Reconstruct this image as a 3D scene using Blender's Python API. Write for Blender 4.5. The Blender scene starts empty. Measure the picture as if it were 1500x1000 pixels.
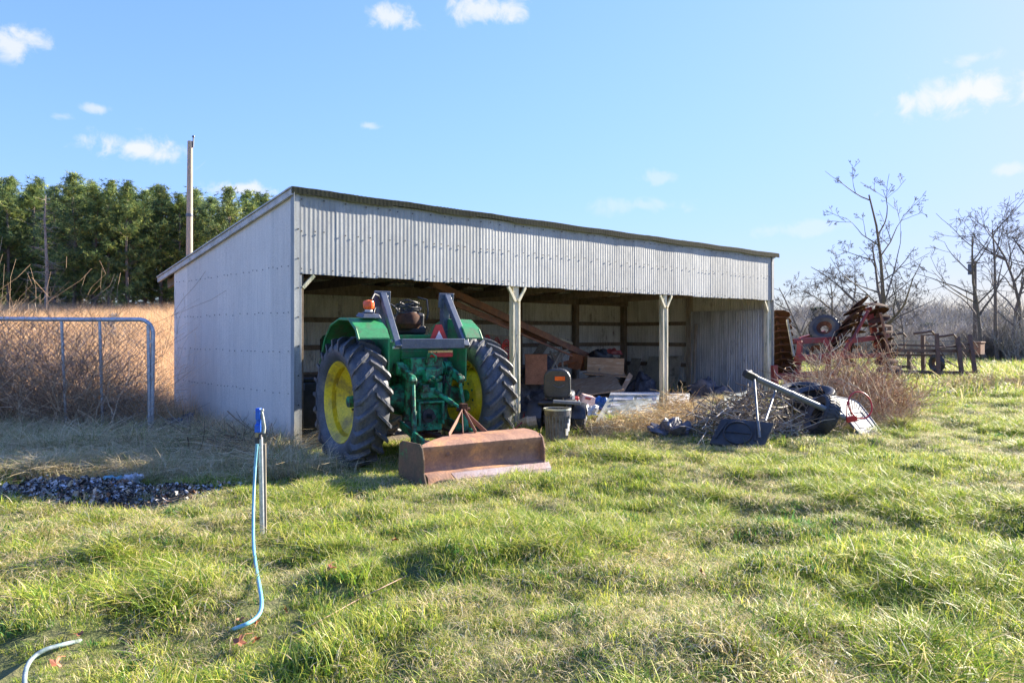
import bpy, bmesh, math, random
import numpy as np
from mathutils import Vector, Matrix, Euler, noise
random.seed(7)
R = math.radians
scene = bpy.context.scene
# ---------------------------------------------------------------- survey frame
# world: x along the open front of the shed, y into its depth, origin at the near front corner
CS, SN = math.cos(R(48)), math.sin(R(48))
C0X, C0Z, EYE, F = -2.98, 10.53, 1.65, 1130.0
def cw(X, Z, z=0.0):
    dx, dz = X - C0X, Z - C0Z
    return Vector((SN*dx + CS*dz, -CS*dx + SN*dz, z))
def D(px, py, Z):
    return cw((px-750)/F*Z, Z, EYE-(py-491)/F*Z)
def G(px, py):
    Z = EYE*F/(py-491)
    return cw((px-750)/F*Z, Z, 0)
def w2c(x, y):
    return C0X + SN*x - CS*y, C0Z + CS*x + SN*y
# ---------------------------------------------------------------- camera, sky, sun, exposure
cam = bpy.data.cameras.new('camera'); co = bpy.data.objects.new('camera', cam)
scene.collection.objects.link(co); scene.camera = co
co.location = cw(0, 0, EYE); co.rotation_euler = (R(90), 0, R(-42))
cam.lens = F/1500*36; cam.sensor_width = 36; cam.shift_y = -0.006; cam.clip_end = 3000
SUN_EL = R(22)
sdir = Vector((0.988, -0.150, 0)).normalized()
SV = Vector((sdir.x*math.cos(SUN_EL), sdir.y*math.cos(SUN_EL), math.sin(SUN_EL)))
sl = bpy.data.lights.new('sun', 'SUN'); sl.energy = 5.0; sl.angle = R(0.6); sl.color = (1, 0.90, 0.74)
so = bpy.data.objects.new('sun', sl); scene.collection.objects.link(so)
so.rotation_euler = SV.to_track_quat('Z', 'Y').to_euler(); so.location = (20, -10, 20)
scene.view_settings.view_transform = 'Standard'; scene.view_settings.look = 'None'
scene.view_settings.exposure = 1.88; scene.view_settings.gamma = 1
scene.view_settings.use_curve_mapping = False
world = bpy.data.worlds.new('World'); scene.world = world; world.use_nodes = True
wn, wl = world.node_tree.nodes, world.node_tree.links
wn.clear()
wo = wn.new('ShaderNodeOutputWorld'); bg = wn.new('ShaderNodeBackground'); bg.inputs[1].default_value = 0.14
sky = wn.new('ShaderNodeTexSky'); sky.sky_type = 'NISHITA'; sky.sun_disc = False
sky.sun_elevation = SUN_EL; sky.sun_rotation = math.atan2(sdir.x, sdir.y)
sky.air_density = 1.0; sky.dust_density = 0.6; sky.ozone_density = 1.5
wl.new(bg.outputs[0], wo.inputs[0])
def wm(op, a, b=None, c=None):
    n = wn.new('ShaderNodeMath'); n.operation = op
    for i, v in enumerate((a, b, c)):
        if v is None: continue
        if isinstance(v, (int, float)): n.inputs[i].default_value = v
        else: wl.new(v, n.inputs[i])
    return n.outputs[0]
tc = wn.new('ShaderNodeTexCoord')
nz = wn.new('ShaderNodeTexNoise'); nz.inputs['Scale'].default_value = 30; nz.inputs['Detail'].default_value = 9
nz.inputs['Roughness'].default_value = 0.62; nz.inputs['Distortion'].default_value = 0.4
wl.new(tc.outputs['Generated'], nz.inputs['Vector'])
clouds = [(577,27,46,20,.8),(712,14,62,26,.8),(20,64,48,27,.8),(143,159,26,10,.6),(200,217,78,24,.85),(362,278,56,13,.8),
 (543,185,17,7,.5),(90,170,18,7,.35),(1412,138,105,33,.9),(1426,86,40,13,.5),(1480,248,34,11,.5),(965,260,36,12,.35),
 (940,300,75,15,.3),(1180,335,80,12,.3),(-160,120,110,35,.8),(1720,190,120,36,.8),(1950,60,100,34,.8),(-420,250,120,30,.8),
 (1000,-260,120,40,.7),(300,-200,90,40,.7)]
mask = None
for (px, py, w, h, a) in clouds:
    c = Vector(((px-750)/F, 1, -(py-491)/F)); L = c.length; c /= L
    cwd = Vector((SN*c.x+CS*c.y, -CS*c.x+SN*c.y, c.z))
    rt = cwd.cross(Vector((0,0,1))).normalized(); up = rt.cross(cwd)
    def dot(v, s):
        n = wn.new('ShaderNodeVectorMath'); n.operation = 'DOT_PRODUCT'
        wl.new(tc.outputs['Generated'], n.inputs[0]); n.inputs[1].default_value = v*s
        return n.outputs['Value']
    u = dot(rt, F*L/w*0.9); v = dot(up, F*L/h*0.9); f = dot(cwd, 1.0)
    r2 = wm('SQRT', wm('ADD', wm('MULTIPLY', u, u), wm('MULTIPLY', v, v)))
    val = wm('ADD', wm('SUBTRACT', 0.85, r2), wm('MULTIPLY', wm('SUBTRACT', nz.outputs[0], 0.5), 2.6))
    mr = wn.new('ShaderNodeMapRange'); mr.interpolation_type = 'SMOOTHSTEP'
    wl.new(val, mr.inputs[0]); mr.inputs[1].default_value = -0.10; mr.inputs[2].default_value = 0.70
    mr.inputs[3].default_value = 0; mr.inputs[4].default_value = a
    m = wm('MULTIPLY', mr.outputs[0], wm('GREATER_THAN', f, 0))
    mask = m if mask is None else wm('MAXIMUM', mask, m)
hs = wn.new('ShaderNodeHueSaturation'); hs.inputs['Saturation'].default_value = 1.04
bw = wn.new('ShaderNodeRGBToBW'); wl.new(sky.outputs[0], bw.inputs[0])
q_ = wm('DIVIDE', bw.outputs[0], 2.75); q_ = wm('DIVIDE', 1.0, wm('SQRT', wm('ADD', 1.0, wm('MULTIPLY', q_, q_))))
vs_ = wn.new('ShaderNodeVectorMath'); vs_.operation = 'SCALE'; wl.new(sky.outputs[0], vs_.inputs[0]); wl.new(q_, vs_.inputs['Scale'])
vt_ = wn.new('ShaderNodeVectorMath'); vt_.operation = 'MULTIPLY'; wl.new(vs_.outputs[0], vt_.inputs[0]); vt_.inputs[1].default_value = (0.585, 0.655, 1.0)
wl.new(vt_.outputs[0], hs.inputs['Color'])
mixc = wn.new('ShaderNodeMix'); mixc.data_type = 'RGBA'
wl.new(mask, mixc.inputs[0]); wl.new(hs.outputs[0], mixc.inputs[6]); mixc.inputs[7].default_value = (1.9, 1.93, 1.98, 1)
wl.new(mixc.outputs[2], bg.inputs[0])
# ---------------------------------------------------------------- materials
def nodes_of(name):
    m = bpy.data.materials.new(name); m.use_nodes = True
    n, l = m.node_tree.nodes, m.node_tree.links
    return m, n, l, n['Principled BSDF']
def setsock(b, k, v):
    if k in b.inputs: b.inputs[k].default_value = v
def mat(name, col, col2=None, scale=6, rough=.6, metal=0, bump=.2, detail=6, stretch=(1,1,1), thr=(.4,.62), bscale=40, spec=.5, col3=None, scale3=1.5, thr3=(.5,.6)):
    m, n, l, b = nodes_of(name)
    tcn = n.new('ShaderNodeTexCoord'); mp = n.new('ShaderNodeMapping'); mp.inputs['Scale'].default_value = stretch
    l.new(tcn.outputs['Object'], mp.inputs[0])
    no = n.new('ShaderNodeTexNoise'); no.inputs['Scale'].default_value = scale; no.inputs['Detail'].default_value = detail
    no.inputs['Roughness'].default_value = .65
    l.new(mp.outputs[0], no.inputs['Vector'])
    r = n.new('ShaderNodeValToRGB'); r.color_ramp.elements[0].position = thr[0]; r.color_ramp.elements[1].position = thr[1]
    r.color_ramp.elements[0].color = (*col, 1); r.color_ramp.elements[1].color = (*(col2 or [c*.8 for c in col]), 1)
    l.new(no.outputs[0], r.inputs[0]); out = r.outputs[0]
    if col3:
        n3 = n.new('ShaderNodeTexNoise'); n3.inputs['Scale'].default_value = scale3; n3.inputs['Detail'].default_value = 8
        n3.inputs['Roughness'].default_value = .7
        l.new(mp.outputs[0], n3.inputs['Vector'])
        r3 = n.new('ShaderNodeMapRange'); l.new(n3.outputs[0], r3.inputs[0]); r3.inputs[1].default_value = thr3[0]; r3.inputs[2].default_value = thr3[1]
        mx = n.new('ShaderNodeMix'); mx.data_type = 'RGBA'; l.new(r3.outputs[0], mx.inputs[0]); l.new(out, mx.inputs[6]); mx.inputs[7].default_value = (*col3, 1)
        out = mx.outputs[2]
    # fine tonal mottling
    nf = n.new('ShaderNodeTexNoise'); nf.inputs['Scale'].default_value = bscale; nf.inputs['Detail'].default_value = 4
    l.new(mp.outputs[0], nf.inputs['Vector'])
    rf = n.new('ShaderNodeMapRange'); l.new(nf.outputs[0], rf.inputs[0]); rf.inputs[1].default_value = .3; rf.inputs[2].default_value = .7
    rf.inputs[3].default_value = .8; rf.inputs[4].default_value = 1.15
    mm = n.new('ShaderNodeMix'); mm.data_type = 'RGBA'; mm.blend_type = 'MULTIPLY'; mm.inputs[0].default_value = 1
    l.new(out, mm.inputs[6]); l.new(rf.outputs[0], mm.inputs[7]); l.new(mm.outputs[2], b.inputs['Base Color'])
    b.inputs['Roughness'].default_value = rough; b.inputs['Metallic'].default_value = metal
    setsock(b, 'Specular IOR Level', spec)
    if bump:
        bp = n.new('ShaderNodeBump'); bp.inputs['Strength'].default_value = bump; bp.inputs['Distance'].default_value = .01
        l.new(nf.outputs[0], bp.inputs['Height']); l.new(bp.outputs[0], b.inputs['Normal'])
    return m
def veg(name, trans=.35, rough=.6, vary=.3, tint=(1,1,1)):
    m, n, l, b = nodes_of(name)
    at = n.new('ShaderNodeAttribute'); at.attribute_name = 'Col'
    oi = n.new('ShaderNodeObjectInfo'); h = n.new('ShaderNodeHueSaturation')
    mr = n.new('ShaderNodeMapRange'); l.new(oi.outputs['Random'], mr.inputs[0]); mr.inputs[3].default_value = 1-vary; mr.inputs[4].default_value = 1+vary
    l.new(mr.outputs[0], h.inputs['Value']); l.new(at.outputs['Color'], h.inputs['Color'])
    mx0 = n.new('ShaderNodeMix'); mx0.data_type = 'RGBA'; mx0.blend_type = 'MULTIPLY'; mx0.inputs[0].default_value = 1
    l.new(h.outputs[0], mx0.inputs[6]); mx0.inputs[7].default_value = (*tint, 1)
    l.new(mx0.outputs[2], b.inputs['Base Color']); b.inputs['Roughness'].default_value = rough
    setsock(b, 'Specular IOR Level', .3)
    t = n.new('ShaderNodeBsdfTranslucent'); l.new(mx0.outputs[2], t.inputs[0])
    mx = n.new('ShaderNodeMixShader'); mx.inputs[0].default_value = trans
    l.new(b.outputs[0], mx.inputs[1]); l.new(t.outputs[0], mx.inputs[2]); l.new(mx.outputs[0], n['Material Output'].inputs[0])
    return m
def galv(name, a, b_, streak, rough=.6, metal=.08, rust=None):
    m, n, l, b = nodes_of(name)
    tcn = n.new('ShaderNodeTexCoord'); oi = n.new('ShaderNodeObjectInfo')
    ad = n.new('ShaderNodeVectorMath'); ad.operation = 'ADD'
    cx = n.new('ShaderNodeCombineXYZ'); mu = n.new('ShaderNodeMath'); mu.operation = 'MULTIPLY'; mu.inputs[1].default_value = 37
    l.new(oi.outputs['Random'], mu.inputs[0]); l.new(mu.outputs[0], cx.inputs[0]); l.new(mu.outputs[0], cx.inputs[1])
    l.new(tcn.outputs['Object'], ad.inputs[0]); l.new(cx.outputs[0], ad.inputs[1])
    def no(sc, st, det=5, rg=.6):
        mp = n.new('ShaderNodeMapping'); mp.inputs['Scale'].default_value = st; l.new(ad.outputs[0], mp.inputs[0])
        t = n.new('ShaderNodeTexNoise'); t.inputs['Scale'].default_value = sc; t.inputs['Detail'].default_value = det; t.inputs['Roughness'].default_value = rg
        l.new(mp.outputs[0], t.inputs['Vector']); return t.outputs[0]
    def rng(x, a0, a1, b0, b1):
        r = n.new('ShaderNodeMapRange'); l.new(x, r.inputs[0])
        for i, v in enumerate((a0, a1, b0, b1)): r.inputs[i+1].default_value = v
        return r.outputs[0]
    def mixc(f, c1, c2, mode='MIX'):
        x = n.new('ShaderNodeMix'); x.data_type = 'RGBA'; x.blend_type = mode
        if isinstance(f, float): x.inputs[0].default_value = f
        else: l.new(f, x.inputs[0])
        for i, c in ((6, c1), (7, c2)):
            if isinstance(c, tuple): x.inputs[i].default_value = (*c, 1)
            else: l.new(c, x.inputs[i])
        return x.outputs[2]
    c = mixc(rng(no(2.2, (1, 1, .5), 6), .38, .62, 0, 1), a, b_)
    c = mixc(rng(no(9, (3, 3, .12), 4, .7), .42, .66, 0, .75), c, streak)
    sp = rng(no(70, (1, 1, 1), 2), .35, .65, .86, 1.1)
    c = mixc(1.0, c, sp, 'MULTIPLY')
    c = mixc(rng(no(30, (1, 1, .6), 4, .8), .62, .72, 0, .5), c, tuple(x*.55 for x in streak))
    orr = rng(oi.outputs['Random'], 0, 1, .9, 1.1)
    c = mixc(1.0, c, orr, 'MULTIPLY')
    if rust: c = mixc(rng(no(3.0, (1, 1, .35), 8, .8), .56, .68, 0, .8), c, rust)
    sx_ = n.new('ShaderNodeSeparateXYZ'); l.new(tcn.outputs['Object'], sx_.inputs[0])
    mz = n.new('ShaderNodeMath'); mz.operation = 'MULTIPLY'; l.new(rng(sx_.outputs['Z'], .0, .55, 1, 0), mz.inputs[0]); l.new(rng(no(7, (1, 1, 1), 6, .75), .35, .62, .15, 1), mz.inputs[1])
    c = mixc(mz.outputs[0], c, (.30,.24,.17))
    c = mixc(rng(no(16, (2.5, 2.5, .10), 5, .75), .60, .72, 0, .4), c, (.40,.30,.21))
    l.new(c, b.inputs['Base Color']); b.inputs['Metallic'].default_value = metal
    l.new(rng(no(14, (1, 1, .4), 5), .3, .7, rough-.1, rough+.18), b.inputs['Roughness'])
    bp = n.new('ShaderNodeBump'); bp.inputs['Strength'].default_value = .25; bp.inputs['Distance'].default_value = .01
    l.new(no(5, (1, 1, .6), 5), bp.inputs['Height']); l.new(bp.outputs[0], b.inputs['Normal'])
    return m
M = {}
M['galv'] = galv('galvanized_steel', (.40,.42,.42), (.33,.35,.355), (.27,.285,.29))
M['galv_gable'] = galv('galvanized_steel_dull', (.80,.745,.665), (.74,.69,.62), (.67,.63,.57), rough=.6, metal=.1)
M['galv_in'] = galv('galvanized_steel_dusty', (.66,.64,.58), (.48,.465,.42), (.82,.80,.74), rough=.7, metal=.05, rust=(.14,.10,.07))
M['galv_end'] = galv('galvanized_steel_end', (.42,.43,.44), (.27,.28,.29), (.66,.67,.68), rough=.5, metal=.2, rust=(.08,.08,.08))
M['roof'] = mat('mossy_roof_sheet', (.016,.02,.015), (.03,.034,.027), scale=3, rough=.8, col3=(.025,.03,.018), spec=.06)
M['trim'] = mat('pale_trim', (.58,.57,.55), (.42,.40,.36), scale=4, rough=.6, col3=(.3,.2,.13), scale3=3, thr3=(.58,.7))
M['post'] = mat('cream_paint_wood', (.78,.70,.50), (.62,.57,.40), scale=5, rough=.7, stretch=(4,4,.5), col3=(.25,.27,.17), scale3=2.2, thr3=(.5,.62))
M['oldwood'] = mat('dark_barn_timber', (.17,.125,.085), (.26,.20,.14), scale=5, rough=.85, stretch=(3,3,1))
M['greywood'] = mat('weathered_grey_wood', (.38,.33,.26), (.24,.20,.15), scale=6, rough=.85, stretch=(6,6,.6))
M['polewood'] = mat('pole_wood', (.50,.42,.33), (.33,.28,.22), scale=6, rough=.85, stretch=(8,8,.4))
M['board'] = mat('brown_veneer_board', (.44,.29,.17), (.33,.20,.11), scale=4, rough=.6, stretch=(1,5,5), col3=(.52,.42,.30), scale3=3, thr3=(.52,.66))
M['redwood'] = mat('red_brown_board', (.46,.19,.09), (.33,.13,.06), scale=4, rough=.6)
M['ply'] = mat('stained_plywood', (.40,.37,.28), (.28,.26,.2), scale=2.5, rough=.85, col3=(.16,.15,.11), scale3=3)
M['green'] = mat('green_tractor_paint', (.03,.27,.09), (.05,.20,.08), scale=4, rough=.5, bump=.08, col3=(.13,.13,.08), scale3=4, thr3=(.48,.66))
M['greend'] = mat('greasy_green_castings', (.025,.30,.15), (.02,.18,.09), scale=9, rough=.5, bump=.4, col3=(.035,.035,.025), scale3=9, thr3=(.44,.58))
M['yellow'] = mat('yellow_wheel_paint', (.80,.60,.02), (.68,.48,.03), scale=4, rough=.45, bump=.05, col3=(.30,.21,.06), scale3=4, thr3=(.5,.68))
M['rubber'] = mat('tractor_tyre_rubber', (.065,.07,.08), (.10,.105,.118), scale=5, rough=.55, bump=.25, col3=(.26,.23,.19), scale3=2.6, thr3=(.55,.75))
M['rubber2'] = mat('black_tyre_rubber', (.025,.026,.03), (.05,.052,.058), scale=6, rough=.6)
M['rops'] = mat('dark_blue_grey_steel', (.075,.095,.135), (.11,.13,.165), scale=6, rough=.4, bump=.08, metal=.1, col3=(.16,.15,.13), scale3=9, thr3=(.62,.72))
M['black'] = mat('black_plastic', (.02,.022,.026), (.04,.042,.048), scale=6, rough=.5, bump=.08)
M['seatblk'] = mat('black_vinyl_seat', (.055,.06,.065), (.04,.045,.05), scale=6, rough=.45, bump=.15)
M['rust'] = mat('rusty_steel', (.24,.115,.07), (.32,.15,.085), scale=7, rough=.75, bump=.3, col3=(.17,.10,.08), scale3=3, thr3=(.45,.65))
M['rustpl'] = mat('rusted_blade_plate', (.38,.20,.12), (.27,.14,.09), scale=5, rough=.7, bump=.35, col3=(.60,.29,.12), scale3=4, thr3=(.5,.68))
M['bladeedge'] = mat('worn_pinkish_steel', (.46,.38,.36), (.36,.24,.2), scale=3, rough=.45, metal=.3, bump=.15)
M['bladeside'] = mat('rust_with_green_paint', (.20,.11,.06), (.13,.09,.05), scale=6, rough=.75, bump=.25, col3=(.04,.30,.08), scale3=1.3, thr3=(.53,.58))
M['darkrust'] = mat('dark_rust', (.055,.027,.018), (.10,.042,.024), scale=8, rough=.85, bump=.3, col3=(.22,.09,.04), scale3=5, thr3=(.6,.72), spec=.2)
M['cultrust'] = mat('brown_cultivator_steel', (.09,.055,.04), (.14,.08,.055), scale=8, rough=.8)
M['redpaint'] = mat('faded_red_paint', (.30,.035,.03), (.22,.05,.04), scale=5, rough=.55, col3=(.16,.08,.06), scale3=5, thr3=(.56,.7))
M['red'] = mat('bright_red', (.55,.03,.03), (.42,.02,.02), scale=5, rough=.4, bump=.02)
M['orange'] = mat('orange_lens', (.9,.13,.01), (.75,.08,.005), scale=9, rough=.2, bump=0)
M['amber'] = mat('amber_reflector', (.85,.6,.3), (.75,.5,.2), scale=9, rough=.3, bump=0)
M['white'] = mat('white_plastic', (.60,.60,.58), (.5,.5,.48), scale=6, rough=.5, bump=.03)
M['whited'] = mat('dirty_white_panel', (.48,.50,.42), (.38,.40,.33), scale=3, rough=.6, col3=(.22,.22,.16), scale3=3)
M['pinkish'] = mat('faded_pink_plastic', (.62,.42,.38), (.66,.5,.46), scale=5, rough=.5)
M['blue'] = mat('blue_enamel', (.01,.10,.62), (.012,.13,.50), scale=6, rough=.35, bump=.03)
M['bluetarp'] = mat('blue_tarp', (.03,.14,.42), (.05,.2,.5), scale=6, rough=.5)
M['hose'] = mat('pale_blue_hose', (.20,.47,.56), (.15,.38,.47), scale=8, rough=.35, bump=.02)
M['hosegrey'] = mat('grey_striped_hose', (.30,.36,.36), (.13,.2,.2), scale=18, rough=.5)
M['steel'] = mat('galvanized_tube', (.55,.58,.62), (.42,.45,.49), scale=8, rough=.38, metal=.45, bump=.05, col3=(.38,.34,.30), scale3=8, thr3=(.6,.75))
M['steelw'] = mat('pale_wire', (.40,.38,.35), (.28,.25,.22), scale=8, rough=.5, metal=.3, bump=0)
M['polegrey'] = mat('grey_steel_pole', (.12,.14,.16), (.17,.18,.2), scale=8, rough=.45, metal=.1, bump=.05)
M['backboard'] = mat('scuffed_grey_acrylic', (.15,.16,.18), (.20,.21,.22), scale=4, rough=.55, bump=.05, col3=(.08,.085,.1), scale3=5, thr3=(.55,.7))
M['bark'] = mat('bare_tree_bark', (.13,.105,.085), (.2,.165,.135), scale=8, rough=.9)
M['barkgrey'] = mat('dead_grey_bark', (.34,.29,.24), (.24,.2,.17), scale=8, rough=.9)
M['pinebark'] = mat('pine_bark', (.14,.11,.09), (.24,.19,.15), scale=8, rough=.9)
M['leaf'] = mat('dry_leaf', (.36,.12,.05), (.24,.08,.035), scale=25, rough=.6)
M['rope'] = mat('faded_cord', (.50,.33,.24), (.4,.25,.18), scale=20, rough=.8)
M['tarp'] = mat('grey_black_cloth', (.05,.05,.06), (.14,.14,.17), scale=8, rough=.6)
M['veg'] = veg('grass_blades', .42, .5, .25)
M['dry'] = veg('dry_stems', .25, .7, .2)
M['needle'] = veg('pine_needles', .3, .55, .12)
M['twig'] = veg('twigs', 0.0, .85, .25)
def flat(name, col, rough=.6): return mat(name, col, None, rough=rough, bump=.05)
# ---------------------------------------------------------------- mesh helpers
coll = scene.collection
class MB:
    def __init__(s): s.v = []; s.f = []; s.c = []; s.cc = None
    def add(s, vs, fs):
        o = len(s.v); s.v.extend([tuple(q) for q in vs]); s.f.extend([tuple(i+o for i in f) for f in fs])
        if s.cc is not None: s.c.extend([s.cc]*len(vs))
        return s
    def box(s, c, size, rot=None, taper=1.0):
        c = Vector(c); hx, hy, hz = [q/2 for q in size]
        vs = [Vector((x*(taper if z > 0 else 1), y*(taper if z > 0 else 1), z)) for z in (-hz, hz) for x, y in ((-hx,-hy),(hx,-hy),(hx,hy),(-hx,hy))]
        if rot is not None:
            m = rot if isinstance(rot, Matrix) else Euler(rot).to_matrix()
            vs = [m @ q for q in vs]
        return s.add([q+c for q in vs], [(3,2,1,0),(4,5,6,7),(0,1,5,4),(1,2,6,5),(2,3,7,6),(3,0,4,7)])
    def bar(s, a, b, w, h, up=(0,0,1)):
        a, b = Vector(a), Vector(b); d = b-a; L = d.length; d /= L; up = Vector(up)
        if abs(d.dot(up)) > .99: up = Vector((1,0,0))
        x = d.cross(up).normalized(); z = x.cross(d)
        m = Matrix((x, d, z)).transposed()
        return s.box((a+b)/2, (w, L, h), m)
    def tube(s, pts, r, n=6, cap=True, closed=False):
        pts = [Vector(p) for p in pts]; k = len(pts); vs = []; prev = None
        for i, p in enumerate(pts):
            if closed: t = pts[(i+1) % k]-pts[i-1]
            else: t = pts[min(i+1, k-1)]-pts[max(i-1, 0)]
            if t.length < 1e-9: t = Vector((0,0,1))
            t.normalize()
            if prev is None:
                u = t.cross(Vector((0,0,1)) if abs(t.z) < .9 else Vector((1,0,0))).normalized()
            else:
                u = prev - t*prev.dot(t)
                u = u.normalized() if u.length > 1e-6 else t.orthogonal().normalized()
            prev = u; w = t.cross(u); rr = r[i] if isinstance(r, (list, tuple)) else r
            for j in range(n):
                a = 2*math.pi*j/n; vs.append(p + (u*math.cos(a)+w*math.sin(a))*rr)
        fs = []
        for i in range(k if closed else k-1):
            i2 = (i+1) % k
            for j in range(n):
                j2 = (j+1) % n; fs.append((i*n+j, i*n+j2, i2*n+j2, i2*n+j))
        if cap and not closed: fs.append(tuple(range(n-1, -1, -1))); fs.append(tuple(range((k-1)*n, k*n)))
        return s.add(vs, fs)
    def cyl(s, a, b, r0, r1=None, n=16): return s.tube([a, b], [r0, r0 if r1 is None else r1], n)
    def lathe(s, prof, c, axis, n=32, close=False):
        # prof: (offset along axis, radius)
        c = Vector(c); ax = Vector(axis).normalized(); u = ax.orthogonal().normalized(); w = ax.cross(u); vs = []
        for (o, r) in prof:
            for j in range(n):
                a = 2*math.pi*j/n; vs.append(c+ax*o+(u*math.cos(a)+w*math.sin(a))*r)
        k = len(prof); fs = []
        for i in range(k if close else k-1):
            i2 = (i+1) % k
            for j in range(n):
                j2 = (j+1) % n; fs.append((i*n+j, i2*n+j, i2*n+j2, i*n+j2))
        return s.add(vs, fs)
    def prism(s, poly, axis, t, m=None):
        # poly of 2D points; axis 'x','y','z' extrude by t centred
        vs = []
        for sgn in (-.5, .5):
            for (a, b) in poly:
                q = {'x': (sgn*t, a, b), 'y': (a, sgn*t, b), 'z': (a, b, sgn*t)}[axis]
                vs.append(Vector(q) if m is None else m @ Vector(q))
        k = len(poly); fs = [tuple(range(k-1, -1, -1)), tuple(range(k, 2*k))]
        fs += [(i, (i+1) % k, (i+1) % k+k, i+k) for i in range(k)]
        return s.add(vs, fs)
    def mesh(s, name, material, smooth=False):
        me = bpy.data.meshes.new(name); me.from_pydata(s.v, [], s.f); me.materials.append(material)
        if s.c:
            ca = me.color_attributes.new('Col', 'FLOAT_COLOR', 'POINT')
            ca.data.foreach_set('color', np.array([(*c, 1) for c in s.c], dtype=np.float32).ravel())
        bm = bmesh.new(); bm.from_mesh(me)
        if len(s.f) < 60000: bmesh.ops.recalc_face_normals(bm, faces=bm.faces)
        bm.to_mesh(me); bm.free()
        if smooth:
            me.polygons.foreach_set('use_smooth', [True]*len(me.polygons))
            me.set_sharp_from_angle(angle=R(38))
        me.update(); return me
    def build(s, name, material, parent=None, smooth=False, bevel=0, loc=None, rot=None):
        o = bpy.data.objects.new(name, s.mesh(name, material, smooth)); coll.objects.link(o)
        if parent: o.parent = parent
        if loc is not None: o.location = loc
        if rot is not None: o.rotation_euler = rot
        if bevel:
            b = o.modifiers.new('bevel', 'BEVEL'); b.width = bevel; b.segments = 2; b.limit_method = 'ANGLE'; b.angle_limit = R(40)
        return o
def tag(o, label=None, cat=None, group=None, kind=None):
    if label: o['label'] = label
    if cat: o['category'] = cat
    if group: o['group'] = group
    if kind: o['kind'] = kind
    return o
def thing(name, label, cat, loc=(0,0,0), rz=0, group=None):
    o = bpy.data.objects.new(name, None); coll.objects.link(o); o.location = loc; o.rotation_euler = (0,0,rz)
    o.empty_display_size = .2
    return tag(o, label, cat, group)
def inst(name, me, parent, loc=(0,0,0), rot=(0,0,0), sc=(1,1,1)):
    o = bpy.data.objects.new(name, me); coll.objects.link(o); o.parent = parent; o.location = loc; o.rotation_euler = rot; o.scale = sc
    return o
def copy_tree(o, parent=None, label=None):
    c = o.copy(); coll.objects.link(c); c.parent = parent
    if label: c['label'] = label
    for ch in list(o.children): copy_tree(ch, c)
    return c
def sst(a, b, x):
    t = min(1, max(0, (x-a)/(b-a))); return t*t*(3-2*t)
def rv(a=1): return Vector((random.uniform(-a,a), random.uniform(-a,a), random.uniform(-a,a)))
# ---------------------------------------------------------------- ground
def gz(x, y):
    X, Z = w2c(x, y)
    h = 2.9*sst(15, 50, Z)*sst(2, 12, -X)
    h += -0.35*sst(25, 60, Z)*sst(5, 20, X)
    nearshed = sst(.1, .8, max(-x, x-12.6, -y, y-4.7)) if True else 1
    und = noise.noise(Vector((x*.35, y*.35, 0)))*.09 + noise.noise(Vector((x*.8+y*.3, y*1.3-x*.3, 3)))*.12 + noise.noise(Vector((x*2.2, y*2.2, 9)))*.10 + noise.noise(Vector((x*5, y*5, 4)))*.02
    h += und*(.15+.85*nearshed)*(.3 if (-.6 < x < 2.4 and -3.6 < y < 0) else 1)
    # heap of rubbish and straw along the open front of the right bays
    h += .13*math.exp(-((x-8.0)/2.6)**2-((y+.25)/.75)**2)
    h += .09*math.exp(-((x-10.6)/1.6)**2-((y+.5)/.9)**2)
    return h
def gp(px, py, up=0):
    p = G(px, py); z = 0
    for _ in range(12):
        z = gz(p.x, p.y)+up; Z = (EYE-z)*F/(py-491); p = cw((px-750)/F*Z, Z)
    p.z = z; return p
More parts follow.
